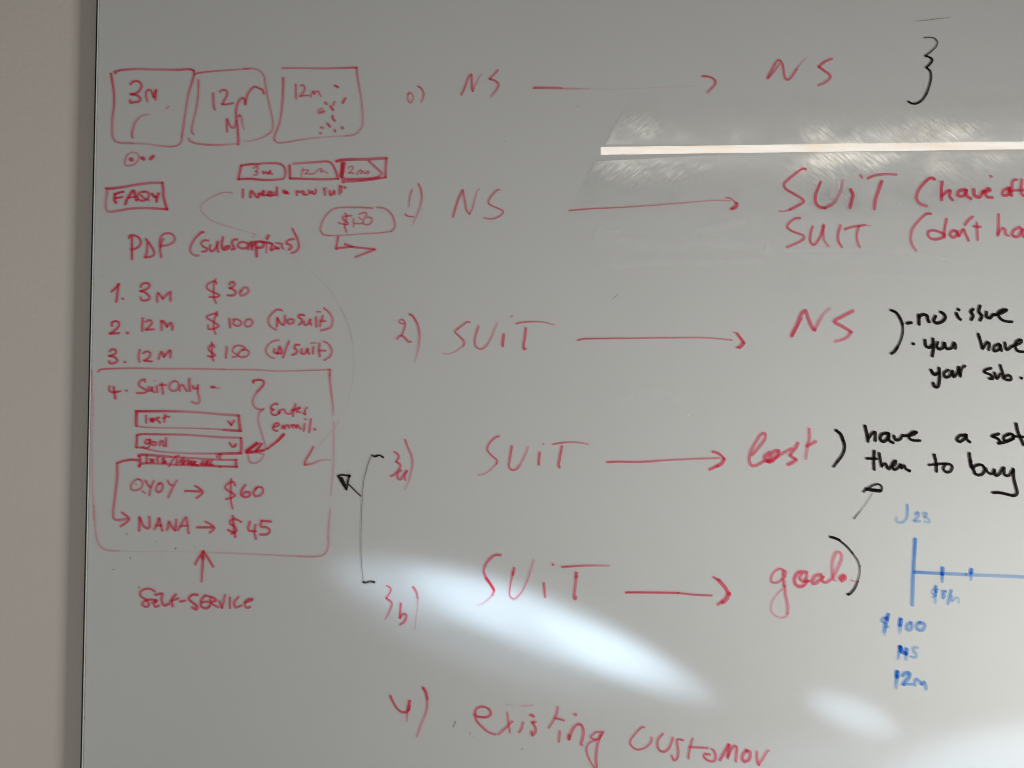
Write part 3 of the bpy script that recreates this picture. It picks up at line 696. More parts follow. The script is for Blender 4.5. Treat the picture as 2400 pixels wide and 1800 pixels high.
2.7 1.3>0.9>0.5>0.5>0.6: -442.3,0.1 -429.1,0.1 -401.9,0.1 -374.7,-0.8 -347.4,-3.1 -321.1,-4.9
3.1 0.95: -321.1,-4.9 -320.3,-13.1 -318.8,-23.0
2.9 1>0.7: -318.8,-23.0 -329.0,-22.3 -338.1,-21.7
1.6 0.7>0.5>0.5>0.7: -338.1,-21.7 -347.1,-21.0 -374.3,-19.9 -410.6,-19.4 -433.3,-18.5 -441.5,-17.1
3.5 0.8>1.2: -441.5,-16.7 -441.6,-8.5 -441.1,-0.8
S handwriting|red|red handwritten "lost" with a tick mark
2.2 1: -430.1,-4.9 -429.6,-13.5
3.6 1.1: -424.4,-9.4 -420.8,-9.4 -421.6,-11.3 -423.9,-11.3
2.3 1: -414.5,-7.2 -417.6,-8.1 -415.8,-10.8 -413.4,-13.5
2.0 1: -407.7,-3.5 -408.5,-12.6
2.0 1: -409.9,-8.5 -405.4,-5.8 -402.7,-6.5
2.2 1.1: -333.2,-11.7 -329.5,-16.2^ -326.4,-10.8
P drawn_box|red|lower dropdown box outline
2.7 1>1.1: -441.0,-42.5 -440.4,-35.7 -440.4,-28.4
2.4 1>0.7>0.55>0.6: -440.4,-28.0 -437.7,-27.1 -410.5,-27.1 -383.3,-27.5 -347.0,-30.1 -318.0,-31.2
2.9 0.95: -318.0,-31.2 -317.4,-39.3 -317.8,-49.2
2.9 1>0.8: -317.8,-49.2 -328.6,-49.4 -342.2,-49.7
2.0 0.7>0.5>0.5>0.8: -342.2,-49.7 -382.9,-49.2 -414.7,-47.0 -431.9,-43.4 -440.1,-42.0
S handwriting|red|red handwritten "goal" with a tick mark
2.2 0.95: -425.8,-33.0 -430.3,-34.3 -430.2,-37.9 -425.7,-37.5^ -424.9,-33.0 -425.2,-40.2 -428.3,-42.9 -433.8,-41.6
2.2 0.9: -422.1,-35.7 -422.0,-39.3 -418.4,-39.7 -417.6,-36.6 -421.2,-35.7
2.2 0.95: -413.4,-40.2 -413.0,-35.7 -409.9,-34.8 -409.4,-39.3 -408.0,-41.1
2.2 1: -405.9,-31.2 -405.9,-41.1
2.3 1: -331.5,-37.0 -327.8,-41.6 -324.7,-40.6^ -324.2,-37.9
P drawn_box|red|narrow red box squeezed under the two dropdowns
2.9 1>0.7>0.6: -438.1,-51.9 -435.4,-51.0 -421.8,-51.5 -401.0,-53.3
2.2 0.6>0.7: -401.0,-53.3 -364.7,-55.5 -337.6,-56.9 -323.5,-56.9
3.1 0.9: -323.5,-56.9 -323.5,-61.9 -322.5,-65.0
2.5 1>0.7>0.6>0.9: -322.5,-65.0 -337.4,-64.6 -364.6,-63.7 -400.8,-62.3 -418.9,-61.0 -435.2,-61.9 -437.0,-64.6
2.9 1: -436.7,-52.8 -436.0,-59.2 -437.1,-64.6
S handwriting|red|red scrawled text in the narrow box
2.2 1.1: -428.6,-51.9 -428.4,-60.5
2.8 1: -424.0,-56.4 -420.8,-56.9 -420.8,-58.7 -423.5,-58.7
2.3 1: -414.5,-53.7 -416.3,-55.5 -414.9,-58.7
2.5 1: -408.2,-54.6 -410.0,-56.4 -406.3,-58.3 -409.9,-60.1 -405.4,-60.2
2.0 0.9: -391.0,-51.9 -394.6,-53.3 -398.2,-57.3 -402.1,-64.6
2.0 0.95: -392.8,-56.0 -393.6,-62.8
2.2 0.9: -386.0,-54.6 -384.6,-55.1
2.3 1: -390.4,-60.1 -387.3,-56.4 -386.3,-61.9^ -383.7,-57.3 -384.1,-61.9
2.8 1.05: -380.1,-57.3 -379.1,-61.9 -376.4,-58.3 -375.5,-62.8 -371.0,-58.3 -373.7,-61.9 -368.2,-63.2
2.8 1: -362.0,-58.3 -364.2,-61.9 -359.2,-61.9 -356.6,-57.3 -358.3,-62.3 -353.8,-62.8
2.5 1: -352.0,-57.3 -353.8,-61.9 -350.1,-63.2
2.0 1: -345.7,-53.7 -344.9,-50.6 -341.7,-50.1 -342.6,-55.5
2.8 1: -342.6,-64.7 -342.2,-64.8
P drawn_arrow|red|bent red arrow from the narrow box down to the lower price line
2.7 1>0.9: -438.2,-57.4 -446.2,-56.8 -455.2,-58.0 -462.5,-60.4
2.7 0.9>0.75>0.7>0.6: -463.0,-60.8 -462.7,-76.0 -464.6,-98.5 -466.4,-117.6 -465.7,-125.4 -460.6,-127.1 -449.4,-125.4
2.5 0.85: -456.3,-118.1 -450.5,-122.6 -447.7,-126.0 -450.4,-129.3 -457.6,-134.4
P handwriting|red|red handwritten four-letter word before the "$60" price
2.0 0.75: -436.7,-79.9 -438.9,-79.2 -443.9,-82.6 -446.5,-88.0 -445.0,-91.6 -440.1,-92.5 -434.7,-89.8 -432.5,-85.3 -433.9,-81.2 -437.6,-79.4
1.3 0.6: -441.1,-84.4 -439.7,-86.2
2.0 0.8: -432.8,-93.4 -429.6,-95.6
2.4 0.85: -429.4,-80.8 -424.8,-88.0 -423.4,-88.0
2.2 0.85: -419.5,-81.2 -422.9,-89.8 -424.6,-98.3
2.4 0.85: -413.1,-84.4 -416.2,-88.9 -415.6,-94.3 -411.6,-93.8 -409.0,-88.0 -410.8,-83.9 -414.0,-84.8
2.2 0.85: -403.4,-80.8 -399.9,-86.2 -397.7,-86.6
2.2 0.85: -392.8,-80.8 -397.6,-89.8 -402.4,-100.6
P drawn_arrow|red|short red arrow pointing at "$60"
2.5 0.95: -383.1,-93.2 -375.0,-93.4 -365.0,-93.8
2.5 0.95: -371.0,-87.1 -364.2,-91.6 -361.9,-94.7 -364.1,-97.4 -369.0,-101.5
P handwriting|red|red handwritten "$60"
2.4 0.85: -324.0,-86.6 -326.3,-82.6 -330.8,-83.5 -335.8,-88.0 -334.3,-91.6 -328.0,-95.2 -324.3,-97.9 -327.9,-101.0 -335.1,-102.8
2.2 0.9: -329.1,-79.0 -329.4,-90.7 -329.2,-102.4 -326.8,-113.6
2.7 0.9: -312.3,-86.1 -316.2,-91.7 -317.2,-97.4 -313.2,-100.2 -307.6,-99.0 -307.1,-95.1 -312.2,-94.5 -315.0,-96.8
2.5 0.85: -298.7,-88.9 -302.6,-95.1 -300.8,-99.0 -296.3,-99.0 -291.8,-95.1 -291.9,-90.0 -296.4,-88.4 -300.4,-90.6
P handwriting|red|red handwritten four-letter word before the "$45" price
2.7 0.9: -435.5,-123.7 -435.6,-139.4
2.7 0.85: -435.5,-124.3 -428.9,-135.5 -424.3,-136.1 -424.0,-123.2
2.7 0.85: -417.6,-137.7 -414.9,-131.0 -412.7,-124.9 -410.9,-131.0 -408.5,-139.4
2.5 0.8: -415.9,-133.3 -409.7,-133.3
2.7 0.85: -402.9,-138.3 -400.8,-128.8 -397.3,-135.5 -393.9,-138.9^ -392.4,-126.5
2.7 0.8: -390.5,-138.9 -386.1,-131.0 -381.1,-123.7 -379.3,-132.1 -378.0,-142.2
2.3 0.8: -387.2,-134.4 -379.3,-133.3
P drawn_arrow|red|short red arrow pointing at "$45"
2.7 0.9: -368.0,-135.5 -349.9,-135.5
2.5 0.85: -358.5,-128.8 -351.1,-132.7 -347.7,-136.1 -353.2,-141.7
P handwriting|red|red handwritten "$45"
2.5 0.85: -316.2,-129.3 -323.0,-126.0 -328.6,-127.1 -329.7,-131.0 -324.0,-134.4 -321.7,-139.4 -327.9,-143.1
3.0 0.9: -326.5,-122.1 -325.2,-133.3 -323.3,-146.7
2.7 0.9: -331.9,-138.3 -325.1,-141.7
2.5 0.9: -306.1,-128.8 -308.2,-136.6 -307.1,-139.4 -299.2,-140.0
2.5 0.85: -299.8,-132.7 -300.8,-141.1 -299.0,-148.9
2.7 0.9: -281.8,-128.8 -292.5,-127.9^ -293.6,-134.4 -286.8,-135.5 -282.8,-138.9 -285.6,-143.3 -294.0,-143.9
P drawn_arrow|red|red arrow pointing up above "SELF-SERVICE"
2.7 0.8>0.95: -361.9,-198.1 -361.1,-182.4 -360.6,-163.5
2.7 0.9: -369.6,-178.5 -365.2,-170.2 -360.2,-163.2^ -355.1,-170.2 -348.7,-180.8
3.4 1: -360.9,-169.1 -360.4,-172.4
P handwriting|red|red handwritten "SELF-SERVICE"
2.5 0.9: -416.3,-209.7 -420.8,-207.0 -427.5,-207.0 -433.1,-210.3 -432.5,-214.8 -425.1,-220.3 -422.7,-225.9 -426.0,-227.5 -430.6,-224.8 -428.4,-221.4 -422.8,-219.2 -413.8,-219.8
2.5 0.85: -413.8,-219.8 -417.1,-224.8 -414.8,-227.5 -410.9,-225.9
2.3 0.8: -419.4,-222.5 -413.8,-221.4
2.7 0.95: -415.6,-213.6 -407.2,-212.5 -408.2,-219.2 -404.7,-225.9 -399.2,-223.7
2.7 0.9: -391.5,-213.1 -395.9,-218.1 -395.2,-227.0
2.7 0.9: -398.1,-220.9 -388.6,-217.5
2.7 0.9: -386.8,-221.4 -380.7,-220.3
3.0 0.95: -366.2,-213.6 -372.4,-213.6 -376.2,-218.1 -370.0,-223.7 -366.0,-228.1 -367.6,-230.3 -372.1,-228.1
2.7 0.95: -357.7,-214.8 -361.6,-219.2 -361.5,-227.0 -355.3,-229.2 -352.5,-227.0
2.5 0.85: -361.0,-222.5 -354.3,-221.4
2.5 0.85: -351.0,-217.0 -351.9,-227.0
2.5 0.85: -357.2,-214.2 -347.6,-217.0 -344.2,-219.8 -350.9,-222.5 -341.8,-228.1
2.3 0.9: -340.8,-220.9 -337.3,-228.7^ -334.2,-213.6
2.5 0.9: -328.5,-216.4 -328.3,-228.7
2.5 0.85: -318.4,-215.9 -323.4,-222.5 -321.6,-228.1 -314.9,-225.9
2.5 0.85: -302.1,-218.1 -308.2,-219.2 -311.5,-224.8 -308.1,-228.7 -304.8,-227.5
2.7 0.85: -310.5,-222.5 -302.6,-219.8
P speck|black|tiny dark speck of dried ink
1.0 0.7: -450.1,-142.8 -449.9,-143.6
P speck|black|tiny dark speck of dried ink
0.9 0.6: -415.9,-152.0 -415.6,-152.2
P speck|black|tiny dark speck of dried ink
1.4 0.9: -392.7,-159.6 -392.6,-160.0
P speck|black|tiny dark speck of dried ink
0.9 0.6: -371.1,-158.3 -370.8,-158.6
P speck|black|tiny dark speck of dried ink
1.0 0.6: -445.6,-170.6 -445.4,-171.3
P speck|black|tiny dark speck of dried ink
1.3 0.8: -434.8,-204.6 -434.4,-205.0
P speck|black|tiny dark speck of dried ink
0.7 0.3: -466.2,-184.5 -462.9,-183.8
P speck|black|tiny dark speck of dried ink
1.1 0.4: -485.1,159.8 -484.9,159.6
P speck|black|tiny dark speck of dried ink
0.9 0.7: -8.6,322.0 -8.4,321.7
P speck|black|tiny dark speck of dried ink
0.8 0.4: 78.0,363.9 79.3,363.7
P speck|black|tiny dark speck of dried ink
0.8 0.35: 119.1,133.4 125.2,138.3
P speck|black|tiny dark speck of dried ink
0.8 0.5: 335.6,348.7 335.8,348.5
P speck|black|tiny dark speck of dried ink
0.8 0.7: -65.4,-358.9 -66.1,-361.6
P speck|black|tiny dark speck of dried ink
0.7 0.6: -66.1,-361.6 -68.1,-365.3
P speck|black|tiny dark speck of dried ink
0.8 0.6: -48.1,-371.5 -48.7,-373.2
P speck|black|tiny dark speck of dried ink
1.0 0.3: -44.6,-376.5 -44.1,-376.9
P speck|black|tiny dark speck of dried ink
1.1 0.3: 10.7,-390.5 12.3,-389.6
P speck|black|tiny dark speck of dried ink
0.8 0.7: -495.0,-354.2 -494.6,-354.9
P speck|black|tiny dark speck of dried ink
0.8 0.3: -125.5,-21.1 -125.0,-21.5
P drawn_arrow|black|short black arrow with a hollow head pointing up-left
3.6 1.4: -190.7,-75.2 -190.3,-75.6
2.2 1.1: -203.6,-75.7 -199.6,-74.3 -193.2,-75.2
2.5 0.95: -203.6,-75.7 -198.6,-84.2 -194.0,-91.4^ -192.3,-83.3 -191.0,-76.1
3.3 0.95: -199.5,-77.9 -195.7,-86.5
1.9 0.75>0.6: -190.8,-85.7 -184.9,-91.5 -177.0,-98.9
P drawn_bracket|black|thin black square bracket tying the third pair of rows together
1.9 0.7: -164.2,-51.0 -161.2,-53.1 -157.8,-52.3
2.2 0.9>1.2: -160.5,-52.4 -155.1,-51.5 -151.0,-53.8
1.0 0.6>0.45>0.4>0.35: -164.2,-51.0 -167.3,-57.5 -170.6,-68.3 -173.2,-79.1 -174.7,-92.6 -175.7,-112.8 -176.3,-133.0 -176.4,-153.1 -175.7,-175.9 -173.4,-197.3
2.5 0.9>0.6>1.1: -173.4,-198.7 -171.0,-199.3 -165.6,-198.0 -160.2,-198.7
P handwriting|red|red row number "0)" of the topmost arrow row
1.6 0.75: -121.6,381.4 -123.8,377.7 -123.8,371.1 -121.5,368.3 -118.3,372.1 -117.8,376.7 -120.6,380.0 -124.3,378.6
2.0 0.9>0.85>0.5: -112.4,388.4 -107.7,385.2 -105.4,379.5 -106.3,373.9 -108.4,368.8
P handwriting|red|left red "NS" of the topmost arrow row
2.2 0.85: -60.2,378.1 -56.1,387.0 -52.0,399.2 -48.8,403.0^
2.4 0.95: -48.3,403.0 -48.0,395.5 -47.6,387.0 -46.9,382.4^
1.5 0.8>0.35: -46.7,382.4 -43.2,390.8 -38.6,400.2 -35.8,403.2
2.2 0.9>0.7: -16.5,408.1 -22.0,402.0 -26.4,397.3^
2.7 0.9>0.7>0.4: -26.4,397.2 -20.1,395.0 -16.0,390.8 -18.3,384.2 -22.9,378.6 -25.2,375.8
P drawn_arrow|red|topmost long red arrow, fading to nothing before its head
3.0 0.8>0.6: 26.2,386.4 43.5,386.4 58.4,386.2
1.8 0.5>0.25: 58.4,385.9 75.7,385.5 91.9,385.2
0.7 0.2>0.2>0.25>0.12: 91.9,385.2 124.1,384.8 158.7,386.4 187.6,387.6 204.8,387.9 221.0,388.5
2.5 0.9>0.9>0.6: 228.0,400.5 234.9,400.2 242.4,396.3 243.5,392.2 239.4,386.4 233.6,380.5
P handwriting|red|right red "NS" of the topmost arrow row
2.5 0.85: 305.4,398.0 310.7,407.9 316.6,417.9 320.1,420.3 323.5,416.2 325.2,407.9 326.8,398.6 329.6,396.2 334.9,400.3 340.7,409.1
1.6 0.6>0.2: 340.7,409.1 347.8,418.5 353.9,423.8
2.0 0.8: 306.6,398.0 314.2,406.8 320.6,415.6
2.7 0.85>0.9>0.6: 383.1,422.0 373.2,417.3 367.3,412.1^ 373.0,407.9 381.0,400.9 379.8,397.4 372.8,392.1 366.4,389.5
P drawn_bracket|black|large black curly bracket at the upper right
1.8 0.5>0.8: 493.8,447.3 499.6,447.9 506.5,446.7 509.9,442.6 508.1,436.7 501.6,430.3 495.1,425.6
2.7 1.1>1.2: 495.1,425.3 500.8,423.2 503.4,420.3 500.7,415.6 496.0,411.2^
2.5 1>0.9: 496.0,410.9 500.5,406.8 501.5,399.7 499.6,390.4 495.9,379.8
2.7 0.9>1: 495.9,379.8 490.0,371.6 483.0,367.5 477.8,367.5 473.6,369.8
P drawn_curve|black|faint dark stroke near the top right corner
0.8 0.2>0.5>0.2: 483.3,467.6 498.9,469.1 511.7,470.9 525.6,472.1
P handwriting|red|red row number "1)" of the second arrow row
1.6 1>0.5: -118.7,263.1 -120.5,257.7 -121.8,249.3 -122.3,242.9
1.6 1>0.7: -126.8,234.1 -123.6,231.8 -116.7,231.0
2.0 1.1>0.8>0.5>0.25: -110.9,270.2 -108.2,264.2 -107.2,256.8 -107.6,248.4 -109.9,240.1 -113.5,230.8 -117.6,221.6
P handwriting|red|left red "NS" of the second arrow row
2.4 0.85: -70.0,230.8 -67.3,240.1 -63.2,253.0 -58.4,262.8^
1.8 0.8>0.85: -57.9,262.3 -55.8,249.3 -53.5,238.2 -50.1,234.1
1.5 0.8>0.5: -50.1,234.1 -46.7,241.9 -43.0,255.8 -40.7,262.8 -38.6,264.2
1.8 0.9>0.85>0.8>0.6: -14.6,263.1 -16.9,263.2 -21.9,258.6 -26.5,252.1 -27.9,248.0 -24.7,244.7 -16.4,241.0 -10.4,237.8 -11.8,233.6 -19.1,229.5 -26.5,228.1 -32.9,229.5
P drawn_arrow|red|second long red arrow, between the left and right words of the second row
1.4 1>0.8>0.6>0.5>0.5: 67.9,238.4 94.2,240.5 130.9,242.2 165.3,244.5 199.7,247.1 222.6,249.2 243.3,250.6 259.3,250.1
1.6 0.9: 254.8,253.8 259.3,253.2 263.9,249.7 266.7,246.9
3.9 0.9: 267.6,246.9 266.7,243.4 262.1,240.8
2.5 0.9: 262.1,241.1 260.6,240.1
P handwriting|red|red "SUiT" of the upper of the two paired lines
3.0 0.85: 349.5,288.0 346.0,288.7 337.7,283.1 329.3,276.2 323.7,269.9 325.1,265.0 334.6,258.8 345.5,251.8 346.8,249.1 338.5,243.5 330.2,239.3
1.6 0.6: 330.2,239.1 323.3,237.5 317.1,237.8
3.5 0.9>0.8: 367.1,272.7 364.3,265.7 360.7,256.0 361.3,247.7 365.3,242.8 371.5,241.4
3.5 0.8>0.5>0.35: 371.5,241.4 381.2,246.3 388.2,256.0 391.8,265.7 393.3,274.8
3.0 0.7: 414.8,280.8 416.4,278.3
3.8 1: 402.8,263.6 405.4,257.4 403.9,250.4 401.7,242.1
3.0 0.85>0.6: 423.0,276.9 431.3,280.3 443.7,282.2 457.5,281.6
3.8 1>0.7: 440.1,273.4 435.8,261.6 432.1,250.4 430.8,240.7
P handwriting|red|red "SUIT" of the lower of the two paired lines
2.5 0.8>0.85>0.7: 342.4,229.3 336.9,228.9 329.3,223.4 326.9,218.5 332.6,213.7 346.2,208.2 346.9,205.4 339.3,199.9 331.0,196.4 326.1,194.3
2.7 0.85: 357.1,219.2 354.5,210.2 354.4,200.5 357.7,197.1 364.0,203.3 368.3,213.0 370.5,221.3^
2.5 0.8>0.5: 370.0,219.9 369.6,208.8 371.5,200.5 376.0,195.7
2.7 0.85: 390.1,220.6 387.2,210.2 387.3,201.9 391.3,195.0
2.7 0.85>0.7: 395.5,216.0 402.7,218.3 412.3,219.9 419.2,221.0
1.4 0.5: 419.2,221.0 425.0,220.3
2.7 0.8>0.6: 412.3,219.9 409.7,211.6 409.6,203.3 412.6,194.3
P handwriting|red|red "(have aft" running off the right edge
3.5 1>0.85>0.6: 502.8,276.2 498.7,277.6 490.3,271.3 483.2,261.6 481.0,253.2 484.3,247.0 492.5,243.8
3.5 1: 511.7,272.7 510.7,261.6 510.9,251.1
3.5 0.95: 511.3,256.0 517.6,261.6 521.1,262.3 520.3,256.0 523.6,251.1
3.8 0.9: 538.3,263.6 531.4,261.6 529.9,256.7 536.8,256.0 540.4,262.9^ 540.9,256.0 545.6,252.5
3.8 0.95: 549.3,263.6 550.5,256.0 556.0,254.6 560.3,261.6
3.5 0.9: 560.2,260.2 568.6,262.9 567.2,265.0 563.0,261.6 564.3,255.3 571.1,253.9
3.5 0.8: 569.5,279.9 570.3,279.4
3.3 0.9: 589.3,265.0 584.4,261.6 584.2,256.7 589.8,257.4 592.0,265.7^ 592.5,256.7
3.0 0.9: 600.5,275.5 596.4,274.1 594.8,265.7 594.5,256.0
2.7 0.9: 591.9,262.3 612.6,262.9
3.0 0.9: 606.7,275.5 606.3,257.4 611.0,256.0
P handwriting|red|red "(don't ha" running off the right edge
3.0 0.9>0.7>0.55: 497.8,234.5 493.0,234.5 483.9,226.9 476.1,217.2 473.2,206.1 475.0,196.4 479.0,190.6
3.0 0.85: 513.1,210.2 501.5,214.4 494.6,213.0 494.5,207.5 499.9,204.0 509.5,205.4 513.7,208.8^
3.0 0.9: 516.2,228.2 513.9,217.2 513.0,206.1
3.3 0.85: 523.5,214.4 519.9,210.2 523.3,206.1 528.9,210.2 526.2,214.4
3.0 0.85: 528.9,213.7 530.2,207.5 535.9,215.8 538.5,210.2 541.7,202.6
3.3 0.8: 547.2,230.7 542.3,226.9 538.0,221.3
2.7 0.85: 552.2,224.1 552.7,203.3
3.0 0.8: 548.3,219.2 556.3,219.0
2.7 0.9: 578.2,233.8 577.8,219.9 576.6,208.2
2.7 0.85: 576.9,210.2 582.6,217.2 585.3,215.8 585.8,210.2 589.2,208.2
3.3 0.85: 603.2,218.5 595.6,214.4 594.0,208.8 600.2,206.8 605.9,215.8^ 607.0,207.5 611.1,206.1
P handwriting|red|red row number "2)" of the third arrow row
1.8 0.8: -127.0,103.6 -131.6,104.0 -133.0,106.3 -130.7,108.4 -127.0,106.8 -126.1,102.2 -127.9,94.9 -130.6,89.4
2.4 0.8: -135.6,85.3 -132.9,88.5 -129.7,89.4 -125.6,85.8 -121.9,82.1 -119.2,82.1
2.4 0.95>0.75>0.5>0.2: -120.7,114.6 -117.5,112.7 -112.9,105.9 -109.7,96.7 -109.0,87.6 -110.0,76.6 -112.3,66.6 -115.0,58.4
P handwriting|red|left red "SUiT" of the third arrow row
2.0 0.85: -49.6,105.1 -52.8,105.4 -60.0,100.4 -66.9,93.8 -61.8,88.5 -55.9,81.6 -57.3,77.5
1.3 0.7>0.4: -57.3,77.5 -62.7,73.0 -70.0,68.9 -78.2,67.5 -82.2,68.6
2.0 0.9>0.75>0.4: -39.1,100.4 -42.3,91.2 -43.8,82.1 -41.8,75.7 -36.3,73.4 -30.9,76.6 -24.5,86.7 -20.0,97.6 -17.4,104.5
2.7 1: -9.5,90.8 -10.4,82.1 -10.8,77.1
1.8 0.8: -1.0,112.3 0.1,112.1
1.8 0.9>0.7>0.4: 5.1,103.3 11.0,104.9 23.8,105.9 36.5,105.4 44.7,103.6 50.4,102.2
2.4 1.05>0.85: 16.9,98.5 15.6,87.6 13.9,76.6 14.7,73.0 16.3,73.9
P drawn_arrow|red|third long red arrow, in the row numbered 2
1.8 1>0.75>0.6>0.6: 77.7,83.6 84.5,85.3 98.2,85.8 141.4,86.2 186.9,86.7 223.4,86.9 241.6,85.9 259.7,83.9
1.4 0.7: 261.0,93.5 265.5,92.4
3.4 0.85: 266.1,91.6 270.6,85.3 273.6,81.3
3.9 0.9: 273.6,80.7 271.1,77.3 268.2,75.6
1.8 0.8: 268.8,75.0 265.1,75.4
P handwriting|red|large soft red "NS" at the head of the third arrow
4.1 0.75: 330.1,89.1 336.5,101.4 343.5,116.5 347.0,118.6 350.3,109.6 354.9,98.7 357.6,95.9
3.5 0.65>0.3: 357.6,95.9 362.5,105.5 369.5,116.5 375.7,121.3
2.5 0.7: 331.5,89.1 342.7,109.6
3.8 0.75: 403.0,118.6 391.3,112.4 381.0,106.2 389.8,100.7 400.6,93.9
3.5 0.75>0.45: 400.6,93.2 396.4,87.7 389.5,84.3 381.3,82.2
P drawn_bracket|black|black closing bracket before "no issue"
3.5 1.2: 448.2,119.5 454.3,116.5 459.6,108.3 461.5,102.8
2.5 0.95: 461.5,102.8 461.8,94.5 459.1,83.6 453.5,73.3
3.5 1.1: 454.9,75.4 450.7,69.9 447.6,68.3
P handwriting|black|black handwritten dash and "no"
3.8 1.3: 467.0,103.9 471.8,104.8
3.8 1.3: 480.9,113.7 481.1,102.8
3.8 1.3: 480.8,111.0 485.7,114.4 490.5,113.1 491.7,108.3 493.0,105.5
3.8 1.2: 500.7,112.4 498.5,106.9 501.9,104.1 508.8,106.2 512.3,111.0 510.3,115.1 506.9,117.2
P handwriting|black|black handwritten "issue"
3.8 1.2: 527.5,120.6 528.5,119.8
3.8 1.2: 525.4,115.8 528.0,110.3 530.0,108.5
3.8 1.2: 545.3,120.6 542.5,117.9 545.1,113.1 543.0,108.3
3.8 1.2: 553.6,124.7 552.1,117.9 555.4,112.4 553.2,107.6
3.8 1.2: 561.0,117.2 560.8,111.7 564.9,110.3 569.1,114.4 570.5,113.7
3.5 1.1: 570.5,113.7 580.1,116.5 585.0,119.9 580.2,119.9 574.6,115.8 577.2,109.6 583.9,106.2 590.8,105.8
P handwriting|black|black handwritten dot and "you"
3.8 1.3: 473.4,79.7 474.2,79.5
3.8 1.2: 487.5,83.9 489.0,76.7 493.1,75.4 496.6,78.8
3.8 1.15: 497.1,85.6 497.4,74.0 495.9,65.1
3.5 1.1: 502.8,81.5 501.3,76.7 504.0,73.3 508.8,75.4 509.6,80.8
3.5 1.1: 510.9,80.2 512.8,74.0 519.0,74.7 521.9,80.8 523.8,76.7 523.1,74.0
P handwriting|black|black handwritten "have" reaching the right edge
3.5 1.2: 550.8,91.1 553.3,82.2 555.2,74.0
3.5 1.1: 555.9,74.7 561.5,81.5 563.5,79.5 562.6,72.6
3.5 1.1: 575.1,79.5 569.6,76.7 568.7,71.3 574.2,72.6 576.4,78.1^ 577.6,71.3
3.5 1.1: 581.9,80.8 583.8,72.6 590.0,76.7
3.5 1.05: 590.0,76.7 601.1,81.5 601.1,84.3 595.6,82.2 594.1,76.7 596.7,71.3 604.9,69.9
P handwriting|black|black handwritten "your"
3.8 1.2: 493.9,48.7 497.9,43.3 502.7,45.3
3.8 1.1: 503.5,50.8 503.9,39.8 501.6,28.9 498.2,28.9 496.3,33.0
3.5 1.05: 514.3,48.7 509.5,45.3 510.1,40.5 515.5,41.2 518.4,47.3
3.5 1.05: 519.8,47.3 520.3,40.5 525.2,45.3 526.7,52.1
3.5 1.05: 526.7,51.4 528.5,41.2
3.5 1.05: 528.5,43.9 530.7,50.8 534.2,53.5
P handwriting|black|black handwritten "sub."
3.5 1.1: 564.8,50.8 558.0,48.7 556.6,46.7 564.6,42.6 566.6,38.5 562.5,38.5
3.5 1.05: 568.8,45.3 571.4,38.5 575.6,43.9
3.5 1.1: 575.8,54.2 578.3,45.3 579.5,38.5
3.5 1.05: 579.6,39.8 585.1,42.6 587.8,40.5 587.7,37.1 582.2,37.1
3.8 1.2: 600.0,39.3 600.5,38.9
P drawn_bracket|black|black closing bracket after "lost"
3.8 1.2: 380.9,-22.3 386.3,-26.8 389.5,-35.0
3.5 1.1>0.9: 389.6,-34.3 390.8,-41.7 387.9,-51.2 381.7,-59.3
3.0 0.95: 381.7,-59.3 377.5,-64.7
P handwriting|black|black handwritten "have" at the start of its line
3.7 1.2: 415.0,-16.9 416.8,-24.3 418.3,-35.2
3.5 1.15: 418.9,-31.9 423.3,-26.0 426.6,-24.3 426.8,-34.6
3.7 1.15: 441.3,-25.4 434.7,-27.0 432.5,-31.9 435.7,-35.7 441.2,-31.9 442.9,-26.0^ 443.3,-34.1 447.6,-36.8
3.5 1.1: 448.8,-28.7 450.9,-33.5 455.3,-33.0 459.2,-28.1
3.5 1.1: 459.2,-28.7 470.6,-27.6 475.6,-24.3 471.8,-24.3 466.2,-28.7 468.3,-33.0 473.7,-34.3 479.2,-34.3
P handwriting|black|black handwritten single letter "a"
3.7 1.15: 532.6,-27.6 526.0,-28.7 522.7,-33.0 525.9,-35.7 531.4,-31.9 533.7,-27.6^ 534.6,-33.0 537.8,-36.0
P handwriting|black|black handwritten "set" running off the right edge
3.5 1.15: 572.3,-26.5 564.1,-29.2 570.5,-31.9 573.2,-35.7 571.5,-37.6
3.7 1.15: 571.5,-37.6 580.2,-35.7 589.0,-31.9
3.5 1.1: 583.7,-27.0 578.2,-29.7 578.6,-34.1 584.6,-34.1 589.6,-30.3 587.0,-26.5 582.6,-27.0
3.7 1.1: 592.7,-14.5 594.7,-24.3 601.0,-39.5
3.1 1.05: 588.0,-29.2 604.3,-30.3
P handwriting|black|black handwritten "them"
3.5 1.2: 425.4,-46.6 424.6,-57.9 425.0,-68.2
3.1 1.2: 416.3,-55.2 428.2,-55.5
3.5 1.1: 431.1,-49.3 432.5,-57.9 434.0,-64.4
3.3 1.05: 434.1,-63.3 438.4,-61.2 440.5,-66.6 442.7,-67.7
3.3 1.05: 442.7,-65.5 449.3,-62.3 450.4,-57.9 447.1,-60.1 446.0,-64.4 448.1,-68.2 452.5,-66.6 455.8,-62.3
3.3 1.05: 455.8,-62.3 456.8,-66.6^ 460.1,-63.3 462.2,-67.7 466.5,-69.3
3.5 1.05: 465.4,-69.3 466.0,-70.0
P handwriting|black|black handwritten "to"
3.5 1.15: 495.7,-50.9 497.6,-60.1 498.0,-70.4
3.1 1.05: 489.4,-62.8 501.4,-61.7 509.0,-61.2
3.3 1.05: 509.0,-61.7 506.2,-66.6 508.8,-70.9 514.2,-70.4 516.5,-65.5 514.4,-62.3 509.0,-61.7
P handwriting|black|black handwritten "buy" with a long looped tail
3.7 1.1: 537.0,-49.3 538.3,-61.2 542.5,-70.9
3.5 1.1: 538.4,-57.9 538.8,-65.5
